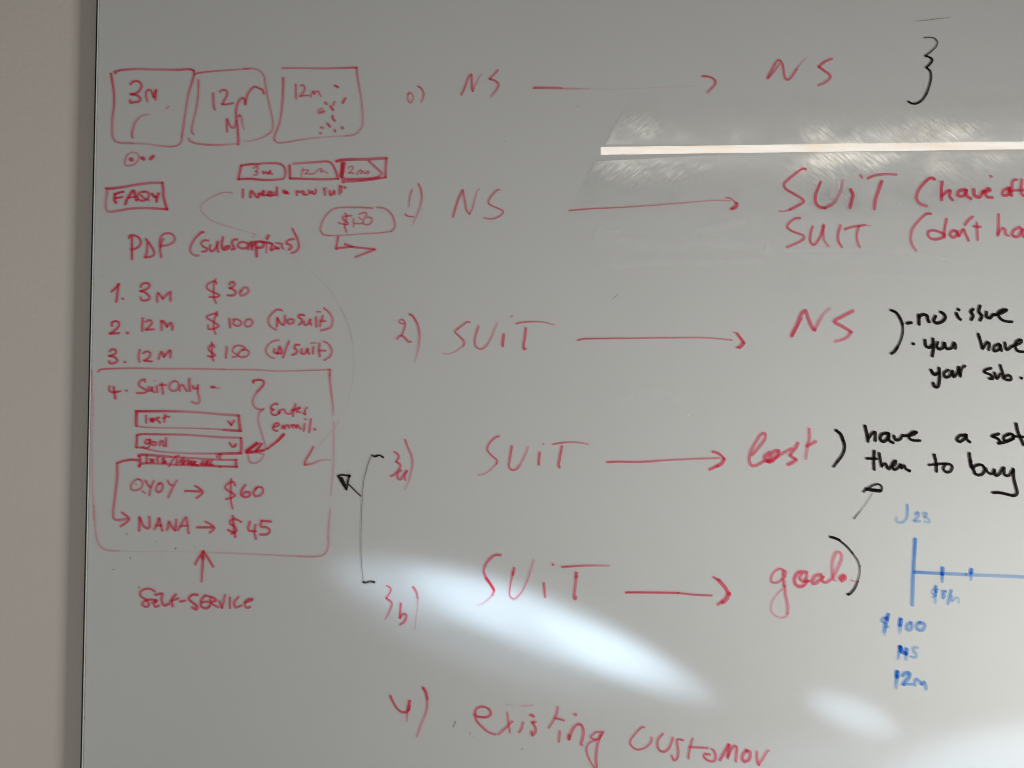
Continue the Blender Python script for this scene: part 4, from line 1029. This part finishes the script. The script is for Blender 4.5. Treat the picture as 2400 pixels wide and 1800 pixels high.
3.5 1.1: 540.4,-66.6 544.8,-63.3 551.3,-62.8 554.5,-67.7 552.2,-73.1 546.7,-74.7 542.4,-72.5
3.3 1.05: 555.6,-66.6 558.7,-72.0 563.0,-73.1 565.9,-68.2
3.5 1.05: 565.8,-68.8 567.3,-75.2 571.7,-73.1 575.7,-66.6
3.5 1.05: 577.3,-66.0 577.7,-74.2 582.5,-75.2 588.1,-68.2
3.7 1.1: 588.1,-67.7 588.4,-78.5 591.3,-91.4 591.7,-96.3 588.4,-98.5 580.9,-97.4 571.2,-95.2 563.6,-95.2
P drawn_arrow|black|small black arrow pointing up-right at "them to buy"
2.6 0.9: 411.8,-94.1 416.2,-90.4
3.9 1.3: 415.3,-90.6 416.2,-91.2
2.8 1.15: 416.2,-90.9 422.7,-91.4 432.4,-92.5
2.2 0.8: 431.3,-94.1 424.8,-93.6 418.3,-92.5
2.6 0.8: 418.4,-89.3 425.0,-86.0 430.4,-85.5 433.6,-88.7 432.6,-93.1
1.3 0.25>0.35: 422.1,-96.3 413.7,-108.7 407.1,-117.3
1.5 0.5>0.7: 407.1,-117.3 403.7,-121.1 400.4,-125.4
P drawn_bracket|black|long thin black closing bracket after "goals"
3.3 1.1: 372.3,-146.7 377.3,-147.9 382.6,-150.3
2.5 0.85>0.65: 382.6,-150.3 390.6,-157.0 397.7,-165.1
2.4 0.55>0.45: 397.7,-165.1 403.8,-174.0 406.0,-180.3
1.8 0.55: 406.0,-180.3 405.8,-189.2 403.4,-198.1
2.7 0.65>0.9: 403.4,-198.1 399.7,-206.1 395.1,-211.9
2.9 1.2: 393.3,-212.8 391.5,-213.1
P handwriting|red|red row number "3a)" of the fourth arrow row
2.2 0.85: -137.9,-47.4 -133.4,-50.7 -132.7,-53.4 -135.6,-59.1^ -130.6,-62.9 -132.6,-68.3 -138.0,-74.4 -141.8,-76.1
2.2 0.85: -129.6,-68.9 -133.2,-72.3 -133.9,-78.4 -130.5,-79.8 -126.5,-73.7 -123.1,-69.6^ -125.8,-75.7 -124.7,-80.2
2.2 0.85>0.6>0.3: -125.3,-33.3 -121.9,-42.6 -117.1,-53.4 -116.6,-62.9 -119.0,-75.0 -123.0,-87.2 -125.4,-91.2
P handwriting|red|red "SUiT" of the row numbered 3a
2.2 0.8: -14.9,-29.3 -18.7,-30.1 -26.8,-38.5 -28.8,-44.6 -24.1,-51.4 -17.3,-57.5 -18.0,-61.5
1.5 0.7>0.4: -18.0,-61.5 -25.4,-68.9 -33.5,-73.7 -40.3,-74.4
2.2 0.9>0.8>0.45: 0.1,-40.5 -2.1,-54.7 -3.0,-65.6 1.0,-68.9 7.1,-66.2 13.9,-54.7 19.1,-41.9
2.5 1: 32.7,-48.2 31.6,-62.2
1.6 0.8: 36.5,-38.2 37.3,-38.5
1.9 0.9>0.5: 48.2,-38.8 58.8,-36.9 71.0,-36.1 80.5,-36.9 89.3,-38.5
2.5 1: 59.0,-40.9 56.3,-54.7 54.9,-62.9 56.0,-65.8
P handwriting|red|red "SUiT" of the row numbered 3b
2.7 0.8: -12.9,-167.6 -19.9,-167.9 -28.0,-174.6 -32.7,-185.3 -31.4,-190.6 -25.3,-200.0 -20.9,-208.0
2.7 0.85>0.6: -30.3,-194.3 -24.4,-201.5 -20.8,-207.7 -22.6,-213.0
1.8 0.5>0.25: -22.6,-213.0 -28.9,-219.3 -36.1,-224.2 -40.6,-225.0
2.7 0.95: 2.8,-182.6 1.0,-190.6
1.9 0.8>0.7>0.4: 1.7,-186.6 -2.3,-205.3 -2.3,-214.7 2.4,-218.0 9.8,-212.0 17.9,-197.3 23.3,-181.3 25.3,-173.2
2.7 1>0.7: 37.5,-200.3 38.8,-216.0
1.9 0.7: 46.9,-177.3 49.0,-178.6 47.6,-179.3
2.2 1>0.7>0.4: 58.4,-181.5 77.3,-180.3 98.9,-179.7 113.1,-180.2
3.3 1: 75.3,-188.2 75.3,-193.3
2.5 0.85: 75.3,-193.3 73.2,-210.7 72.5,-217.4 74.2,-218.7 74.8,-215.4
P drawn_arrow|red|red arrow pointing at "lost"
2.2 1>0.75>0.6>0.6: 111.6,-59.7 124.5,-59.0 147.6,-59.4 181.5,-57.3 215.5,-55.7 243.3,-54.7
3.0 0.85: 235.9,-47.4 240.0,-48.2 246.1,-51.9 248.7,-55.3
3.8 0.9: 249.1,-55.5 247.3,-60.0 241.2,-64.0
3.0 0.85: 241.2,-64.0 231.9,-68.2
P handwriting|red|soft red "lost" left of the black bracket
3.3 0.7: 282.0,-51.2 290.3,-41.7 297.9,-30.9 297.3,-26.1 293.2,-26.8 286.3,-36.3 280.0,-48.5 278.6,-58.0 281.2,-63.4 287.3,-63.1 295.5,-58.6
4.4 0.75: 298.2,-58.0 297.0,-53.2 302.4,-48.5
4.1 0.75: 299.6,-58.0 303.7,-58.0 311.9,-51.2 313.3,-46.5 307.9,-47.1 303.7,-52.5 300.9,-59.3 306.4,-58.0
3.0 0.7: 309.1,-55.3 317.4,-49.8 328.3,-43.7
3.8 0.8: 335.9,-37.6 333.1,-43.1 327.5,-49.8
3.5 0.75: 326.2,-51.9 332.9,-55.9
3.8 0.8: 333.6,-56.6 329.4,-60.0 324.0,-62.3
3.3 0.75>0.5: 349.3,-20.7 349.6,-30.9 346.7,-43.1 344.8,-55.3
3.3 0.8: 346.7,-41.0 351.5,-38.3 356.7,-35.6
P drawn_arrow|red|lowest red arrow, pointing at "goals"
2.5 1>0.85: 133.1,-210.9 160.1,-210.9 193.8,-211.5
2.2 0.85: 193.8,-211.5 214.0,-213.6 232.9,-214.3
2.7 0.8: 235.1,-193.1 241.2,-196.5
4.1 0.85: 241.2,-196.5 249.2,-205.8 253.1,-212.5
4.9 0.85: 253.1,-212.5 249.7,-218.5 245.6,-221.9
3.3 0.7: 245.6,-221.9 240.2,-224.5
P handwriting|red|soft red "goals" inside the thin black bracket
2.4 0.75: 318.1,-185.6 313.2,-183.6 307.3,-186.1 303.2,-192.3 302.7,-198.1 306.3,-199.9 311.7,-198.5 315.3,-195.4
3.3 0.8: 316.8,-186.5 317.1,-195.4 317.9,-203.4
2.7 0.7: 319.9,-186.5 318.9,-192.7
3.3 0.65>0.5: 317.9,-203.4 319.5,-215.9 321.6,-226.6 321.2,-234.6
2.5 0.5>0.35: 321.5,-234.6 318.8,-239.0 312.0,-240.4
1.6 0.5>0.55: 310.2,-239.5 304.9,-236.4 301.8,-231.0 303.3,-222.1 308.8,-213.2 315.6,-207.0
3.6 0.8: 344.2,-187.4 335.2,-187.4 330.7,-191.9 330.1,-199.9 334.1,-203.9 340.4,-203.0 345.0,-197.2
3.1 0.75: 337.9,-189.2 336.0,-194.5 339.6,-198.1 343.2,-194.5 344.2,-190.1
2.4 0.75: 341.4,-198.5 347.7,-197.6
3.5 0.8: 360.4,-190.1 354.0,-191.9 350.4,-198.1 352.1,-200.8 358.5,-197.2 363.0,-192.7
2.7 0.8: 363.0,-192.7 362.0,-198.1 366.5,-199.4 372.0,-196.3
3.3 0.6: 374.3,-193.6 374.0,-183.8 375.0,-173.1 379.7,-164.2 383.7,-165.1 385.0,-170.4 382.1,-179.4 377.5,-188.3 374.7,-194.5
2.0 0.6: 373.8,-195.9 377.8,-197.4
4.2 0.85: 382.8,-194.5 387.3,-191.4 388.6,-194.5 384.6,-197.2
1.5 0.8: 395.8,-196.8 398.9,-198.1
P handwriting|blue|faded blue "J 23" above the timeline
2.9 0.65>0.5>0.35: 462.9,-109.4 463.1,-116.5 462.2,-124.0 458.3,-129.2 453.5,-130.1 449.8,-128.3 449.9,-124.0
3.2 0.55>0.4: 472.2,-119.8 475.1,-118.4 476.0,-121.2 472.6,-125.9 470.6,-128.3 476.8,-128.5
3.1 0.45>0.3: 481.7,-119.3 484.6,-118.8 484.0,-122.1 482.1,-123.1 487.7,-125.9 488.1,-129.2 482.9,-129.2
P drawn_timeline|blue|blue timeline with one tall bar and two short ticks
4.0 0.95>0.75>0.65: 471.4,-149.4 470.0,-168.2 468.5,-186.9 467.2,-205.7 466.3,-225.3
3.6 0.85>0.6>0.5: 469.9,-187.4 477.9,-187.9 501.5,-189.0 529.8,-190.2
3.6 0.5>0.45: 529.8,-190.2 558.1,-191.4 600.6,-193.0
4.0 1: 502.6,-182.7 502.3,-189.8
3.1 0.9>0.5: 502.3,-189.8 501.7,-198.7
4.2 0.95: 536.3,-184.6 535.8,-187.9
3.2 0.6>0.5: 535.8,-187.9 535.1,-195.8
P handwriting|blue|small faded blue "$8/m" below the first tick
3.4 0.9: 494.4,-204.0 494.3,-210.3
3.1 0.7>0.35: 494.3,-210.3 493.4,-215.9 492.8,-223.0
1.9 0.55: 497.3,-207.5 490.3,-208.0 489.2,-211.3 494.4,-214.1 490.1,-216.4
2.3 0.55: 501.8,-217.4 504.7,-216.1 504.8,-214.1 502.4,-212.7
2.8 0.55: 501.5,-209.4 505.8,-209.4 502.4,-213.1 502.3,-217.4
2.9 0.85>0.5: 512.2,-208.5 510.4,-215.0 507.8,-224.4
2.3 0.5>0.4: 512.3,-215.0 513.1,-220.6 517.0,-216.9 519.8,-216.9 520.6,-222.5
P handwriting|blue|blue "$ 100" below the timeline
4.0 0.95: 438.4,-236.3 436.7,-242.1
4.4 0.8>0.65: 436.7,-241.2 434.8,-248.3 433.3,-256.3
2.5 0.65: 435.8,-239.8 431.3,-241.2 430.4,-243.8 434.8,-246.5
2.7 0.55: 435.6,-250.9 437.9,-250.0
1.8 0.5: 433.4,-259.8 433.6,-260.3
4.5 1.3>1: 452.7,-242.1 451.8,-248.3
3.8 0.7>0.3: 451.8,-248.3 451.1,-257.1
3.3 0.65: 464.4,-245.6 459.9,-248.3 459.8,-253.6 463.4,-254.0 465.7,-250.0 464.9,-246.0
3.8 0.6: 475.2,-245.6 471.1,-249.2 472.4,-253.6 476.8,-254.5 480.1,-250.0 478.8,-246.5 474.3,-245.6
P handwriting|blue|blue "NS" below the blue price
4.4 1.3>0.7: 451.5,-273.5 451.3,-277.5
3.6 0.7>0.45: 450.3,-279.3 448.8,-286.4
4.7 1.2>0.8: 451.8,-274.0 453.0,-278.4 457.5,-281.1
4.4 1: 458.9,-276.2 458.4,-281.1
3.8 0.6>0.4: 458.4,-281.1 457.8,-287.7
3.1 0.45: 471.5,-274.4 467.5,-274.4 466.0,-277.5 470.0,-281.9 469.0,-285.5 464.6,-285.0
1.3 0.8: 462.8,-284.2 462.9,-284.6
P handwriting|blue|blue "12m" at the bottom of the blue notes
4.7 1.4>1.2: 447.5,-302.3 447.1,-307.6
4.2 0.7>0.35: 447.1,-307.6 445.8,-319.9
4.2 0.75: 453.8,-306.2 457.0,-303.6 461.5,-304.0 461.4,-307.6 456.8,-312.9 454.5,-316.4
3.3 0.55: 454.1,-316.4 464.4,-316.2
3.3 0.6: 467.5,-317.3 468.5,-311.1 470.3,-310.7 475.6,-316.4^ 478.3,-313.8 480.0,-317.3 480.3,-321.7
P handwriting|red|red row number "3b)" lying in the bright glare
1.8 0.9>0.8: -145.8,-202.8 -141.8,-205.0 -141.3,-208.6 -144.8,-214.8 -146.6,-217.5^
2.2 0.9>0.7>0.35: -146.2,-217.5 -141.2,-221.0 -139.8,-223.3 -141.2,-229.0 -143.8,-235.3 -147.4,-241.7
2.4 0.9: -129.5,-223.3 -129.9,-231.7 -130.3,-240.1^ -126.7,-235.7 -123.2,-236.1 -122.7,-238.8 -125.8,-245.0 -129.8,-247.7
2.4 0.9>0.6: -115.2,-204.1 -111.6,-209.5 -109.8,-216.6
1.6 0.5>0.3>0.25: -109.8,-216.6 -109.9,-226.4 -111.5,-238.8 -113.2,-253.9
P handwriting|red|red row number "4)" of the bottom row
2.5 1.1>0.8: -140.9,-329.5 -137.5,-336.7 -132.5,-344.4 -126.9,-348.3 -123.0,-348.3
3.2 1.1: -118.6,-335.4 -120.2,-345.5
2.0 0.8>0.4: -120.7,-346.6 -121.5,-352.1 -122.1,-358.7
2.5 0.8: -118.0,-341.1 -119.1,-345.5 -122.4,-348.3
3.0 1.2>0.9: -102.8,-320.2 -99.6,-325.7 -98.1,-332.3
2.3 0.8>0.55>0.5: -98.1,-332.3 -98.1,-341.1 -100.0,-349.9 -104.5,-360.9 -110.0,-375.7
P handwriting|red|red handwritten "existing" in the bottom row
2.5 1>0.8: -40.3,-353.0 -35.3,-353.8 -28.6,-353.8 -24.6,-351.0 -25.2,-346.6 -29.7,-342.8 -36.4,-342.2 -41.4,-345.0 -42.9,-351.0
2.7 0.8>0.6: -42.9,-351.0 -40.3,-358.7 -34.1,-365.3 -26.3,-371.3 -19.0,-373.5
2.0 0.75: -5.3,-348.3 -4.0,-358.7 -2.0,-371.3
2.3 0.8: 0.7,-358.7 -5.1,-364.2 -15.4,-373.5
2.3 0.8: 13.3,-359.8 11.6,-366.4 8.3,-371.3
3.4 0.8: 21.9,-351.6 25.1,-352.7
2.7 0.85: 27.3,-359.3 23.9,-359.8^ 27.3,-365.3 27.3,-370.8 23.9,-374.6 22.8,-370.2
2.3 0.75: 53.3,-342.2 51.9,-349.9 48.5,-357.6 42.9,-365.8
2.5 0.75: 49.6,-354.9 55.2,-356.0 60.2,-357.6
2.3 0.85: 55.7,-369.9 54.6,-381.8
3.4 0.7: 73.1,-350.8 74.4,-351.0
3.2 0.85: 66.1,-379.0 66.1,-374.1
2.7 0.85: 66.5,-378.5 70.8,-367.5 76.4,-362.0 80.9,-363.1 83.1,-369.7 81.9,-378.5 80.2,-384.5 81.3,-385.6
1.4 0.35: 10.0,-341.1 16.1,-340.9 24.5,-339.9
1.0 0.25: -7.3,-339.5 1.0,-340.2
2.0 0.8: 102.6,-370.8 97.0,-371.3 91.4,-376.8 95.9,-379.0 100.9,-378.5 103.7,-374.1
3.2 0.85: 105.7,-370.8 102.6,-375.2
2.5 0.8: 102.0,-376.8 98.6,-388.3 97.5,-400.4 98.2,-411.5
2.0 0.75: 98.1,-380.1 90.3,-382.8 86.4,-388.3 87.4,-396.0 91.3,-404.8 96.8,-413.0
P handwriting|red|red handwritten "customer" in the bottom row
2.0 0.8>0.85>0.8: 153.4,-365.5 150.6,-365.3 143.9,-371.9 137.7,-379.6 137.3,-385.0 142.7,-390.0 149.3,-390.5 157.2,-386.7 161.7,-380.7 161.5,-376.8
2.3 0.85: 175.1,-372.8 170.6,-377.4 168.3,-385.0 171.1,-391.6 176.1,-393.3 181.7,-389.4 185.1,-381.8 186.2,-377.4
2.3 0.85: 198.5,-380.1 191.8,-379.6 191.5,-385.0 192.6,-393.8 191.1,-400.4 187.2,-403.1 185.2,-397.6
2.3 0.85: 209.4,-378.5 206.2,-388.3 204.1,-400.9
2.3 0.8: 205.1,-388.1 216.3,-388.5 226.5,-389.1
2.5 0.85: 229.0,-396.5 222.9,-396.0 222.3,-399.3 228.4,-403.7 234.0,-403.7 235.7,-399.3 234.1,-392.7 231.3,-390.3
3.4 0.85: 240.7,-402.6 245.2,-394.9 250.9,-385.6
3.0 0.8: 251.4,-385.0 249.6,-400.4
2.7 0.85: 250.2,-398.2 256.4,-387.2 259.8,-387.2 259.7,-396.0 259.0,-404.2
3.2 0.8: 272.0,-392.2 267.5,-396.0 267.4,-403.7 273.0,-403.1 275.8,-398.2 274.8,-392.7 270.9,-391.6
1.1 0.6: 268.3,-404.8 268.7,-406.4
2.5 0.85>0.75: 283.7,-393.3 283.6,-402.6 285.2,-408.0^ 289.7,-401.5 295.4,-392.7 297.1,-391.8
P wipe_mark|residue|pale dried wipe mark on the glass
17.1 0.35>0.5>0.5>0.45: 98.7,207.6 130.7,200.1 165.0,199.5 199.3,201.2 245.0,200.1 279.3,198.3 303.5,197.2
P wipe_mark|residue|pale dried wipe mark on the glass
6.8 0.4: 102.1,215.6 114.7,213.3 128.4,212.2
P wipe_mark|residue|pale dried wipe mark on the glass
9.1 0.5: 202.8,208.7 216.6,213.3 233.8,218.0 254.4,222.6 275.1,226.6
P wipe_mark|residue|pale dried wipe mark on the glass
10.2 0.45>0.55: 114.5,172.4 153.4,175.3 199.1,176.5 244.8,177.6 296.2,179.3
P wipe_mark|residue|pale dried wipe mark on the glass
12.5 0.3: 279.6,221.4 288.8,227.2 292.3,231.8
P wipe_mark|residue|pale dried wipe mark on the glass
6.8 0.6: 301.0,196.0 303.5,192.6
P wipe_mark|residue|pale dried wipe mark on the glass
6.8 0.35>0.5>0.3: 324.0,190.2 358.3,191.6 413.2,191.6 468.0,189.5 509.0,181.2 525.4,177.1
P wipe_mark|residue|pale dried wipe mark on the glass
12.3 0.2>0.3>0.2: 317.0,178.4 371.9,180.5 426.8,184.0 481.5,177.1
P wipe_mark|residue|pale dried wipe mark on the glass
8.2 0.5: 302.1,193.6 305.5,189.5
P wipe_mark|residue|pale dried wipe mark on the glass
5.5 0.35: 459.6,247.7 461.6,244.2
P wipe_mark|residue|pale dried wipe mark on the glass
16.4 0.2: 330.4,153.6 398.9,156.4 481.1,155.0 563.2,152.2
P wipe_mark|residue|pale dried wipe mark on the glass
4.5 0.35: 138.7,15.9 144.4,19.3
P wipe_mark|residue|pale dried wipe mark on the glass
3.0 0.8: 206.6,-4.5 208.9,-2.8
P wipe_mark|residue|pale dried wipe mark on the glass
13.6 0.2: 129.7,23.8 158.1,23.8 184.1,19.3 197.6,2.3
'''

def catmull(P, step):
    """centripetal Catmull-Rom through P, sampled about every step"""
    if len(P) == 2:
        n = max(2, int((P[1] - P[0]).length / step) + 1)
        return [P[0].lerp(P[1], i / n) for i in range(n + 1)]
    Q = [P[0] * 2 - P[1]] + P + [P[-1] * 2 - P[-2]]
    out = []
    for i in range(1, len(Q) - 2):
        p0, p1, p2, p3 = Q[i-1:i+3]
        t0 = 0.0
        t1 = t0 + max(1e-6, (p1 - p0).length) ** 0.5
        t2 = t1 + max(1e-6, (p2 - p1).length) ** 0.5
        t3 = t2 + max(1e-6, (p3 - p2).length) ** 0.5
        n = max(3, int((p2 - p1).length / step) + 1)
        for k in range(n):
            t = t1 + (t2 - t1) * k / n
            a1 = p0 * ((t1 - t)/(t1 - t0)) + p1 * ((t - t0)/(t1 - t0))
            a2 = p1 * ((t2 - t)/(t2 - t1)) + p2 * ((t - t1)/(t2 - t1))
            a3 = p2 * ((t3 - t)/(t3 - t2)) + p3 * ((t - t2)/(t3 - t2))
            b1 = a1 * ((t2 - t)/(t2 - t0)) + a2 * ((t - t0)/(t2 - t0))
            b2 = a2 * ((t3 - t)/(t3 - t1)) + a3 * ((t - t1)/(t3 - t1))
            out.append(b1 * ((t2 - t)/(t2 - t1)) + b2 * ((t - t1)/(t2 - t1)))
    out.append(P[-1])
    return out

def lookup(L, t):
    if len(L) == 1: return L[0]
    s = t * (len(L) - 1)
    i = min(len(L) - 2, int(s))
    return L[i] + (L[i+1] - L[i]) * (s - i)

class Writing:
    """collects the strokes of one piece of writing as a flat ribbon mesh on the glass"""
    def __init__(self, ink_name='red'):
        wide = ink_name == 'residue'
        self.gain = {'black': 0.66, 'red': 0.53, 'blue': 0.48}.get(ink_name, 0.7)
        self.V, self.F, self.D, self.UV = [], [], [], []
        self.layer = 0
        self.fat = {'residue': 1.0, 'black': 0.93}.get(ink_name, 1.05)
        self.wide = wide
    def tone(self, d):
        return d if self.wide else self.gain * d ** 1.3
    def stroke(self, w, dens, pts):
        runs, cur = [], []
        for x, z, corner in pts:
            cur.append(Vector((x, z)))
            if corner and len(cur) > 1:
                runs.append(cur); cur = [Vector((x, z))]
        if len(cur) > 1: runs.append(cur)
        lens = [sum((b - a).length for a, b in zip(r, r[1:])) for r in runs]
        tot = sum(lens) or 1
        done = 0.0
        seed = random.uniform(0, 50)
        for r, ln in zip(runs, lens):
            C = catmull(r, 2.2 if self.wide else 0.9)
            self.ribbon(C, w, [lookup(dens, min(1, (done + ln * i / (len(C) - 1)) / tot)) for i in range(len(C))], seed + done * 0.01)
            done += ln
            self.layer += 1
    def ribbon(self, C, w, dens, u0):
        n = len(C)
        y0 = -(0.00006 + 0.000012 * (self.layer % 14))
        h = w / 2 * self.fat
        L, Rr, U = [], [], []
        s = 0.0
        T = []
        for i in range(n):
            a, b = C[max(0, i-1)], C[min(n-1, i+1)]
            t = b - a
            T.append(t.normalized() if t.length > 1e-6 else Vector((1, 0)))
        base = len(self.V)
        sd = random.uniform(0, 100)
        for i in range(n):
            if i: s += (C[i] - C[i-1]).length
            nn = Vector((-T[i].y, T[i].x))
            amp = 0.25 if self.wide else 0.09
            hh = h * (1 + amp * noise.noise(Vector((s * (0.05 if self.wide else 0.16), sd, 0))))
            hr = h * (1 + amp * noise.noise(Vector((s * (0.05 if self.wide else 0.16), sd + 9, 0))))
            y = y0 - 0.000008 * i / n
            for q, vv in ((C[i] + nn * hh, 1.0), (C[i] - nn * hr, -1.0)):
                self.V.append((q.x / 1000, y, q.y / 1000)); self.D.append(self.tone(dens[i])); self.UV.append((u0 + s / 1000, vv))
        for i in range(n - 1):
            a = base + 2 * i
            self.F.append((a, a + 1, a + 3, a + 2))
        # rounded pen ends
        for end, sg in ((0, -1), (n - 1, 1)):
            c = C[end]; t = T[end] * sg; nn = Vector((-T[end].y, T[end].x))
            y = y0 - 0.000008 * end / n
            cb = len(self.V)
            uu = self.UV[base + 2 * end][0]
            self.V.append((c.x / 1000, y, c.y / 1000)); self.D.append(self.tone(dens[end])); self.UV.append((uu, 0))
            K = 7
            for k in range(K + 1):
                a = math.pi * k / K
                q = c + nn * (h * math.cos(a)) + t * (h * math.sin(a) * (0.35 if self.wide else 0.95))
                self.V.append((q.x / 1000, y, q.y / 1000)); self.D.append(self.tone(dens[end]))
                self.UV.append((uu + sg * h * math.sin(a) / 1000, 1.0 if k in (0,) else (-1.0 if k == K else 0.97)))
            for k in range(K):
                self.F.append((cb, cb + 1 + k, cb + 2 + k))
    def build(self, name, m, parent):
        o = mesh_obj(name, [loc(x, y, EYE + z) for x, y, z in self.V], self.F, m, parent)
        me = o.data
        a = me.attributes.new('ink_load', 'FLOAT', 'POINT')
        a.data.foreach_set('value', self.D)
        uvl = me.uv_layers.new(name='UVMap')
        for lp in me.loops:
            uvl.data[lp.index].uv = self.UV[lp.vertex_index]
        return o

def flush(head, wr, last):
    kind, name, ink_, label = head
    parent = board if kind == 'P' else last
    o = wr.build(name, INK[ink_], parent)
    o['label'] = label
    return o if kind == 'P' else last

head, wr, last = None, None, None
for ln in WRITING.strip().splitlines():
    if ln[0] in 'PS' and ln[1] == ' ':
        if head: last = flush(head, wr, last)
        nm, ik, lb = ln[2:].split('|')
        head, wr = (ln[0], nm, ik, lb), Writing(ik)
    else:
        hd, ps = ln.split(':')
        w, d = hd.split()
        pts = []
        for q in ps.split():
            c = q.endswith('^')
            x, z = q.rstrip('^').split(',')
            pts.append((float(x), float(z), c))
        wr.stroke(float(w), [float(k) for k in d.split('>')], pts)
last = flush(head, wr, last)
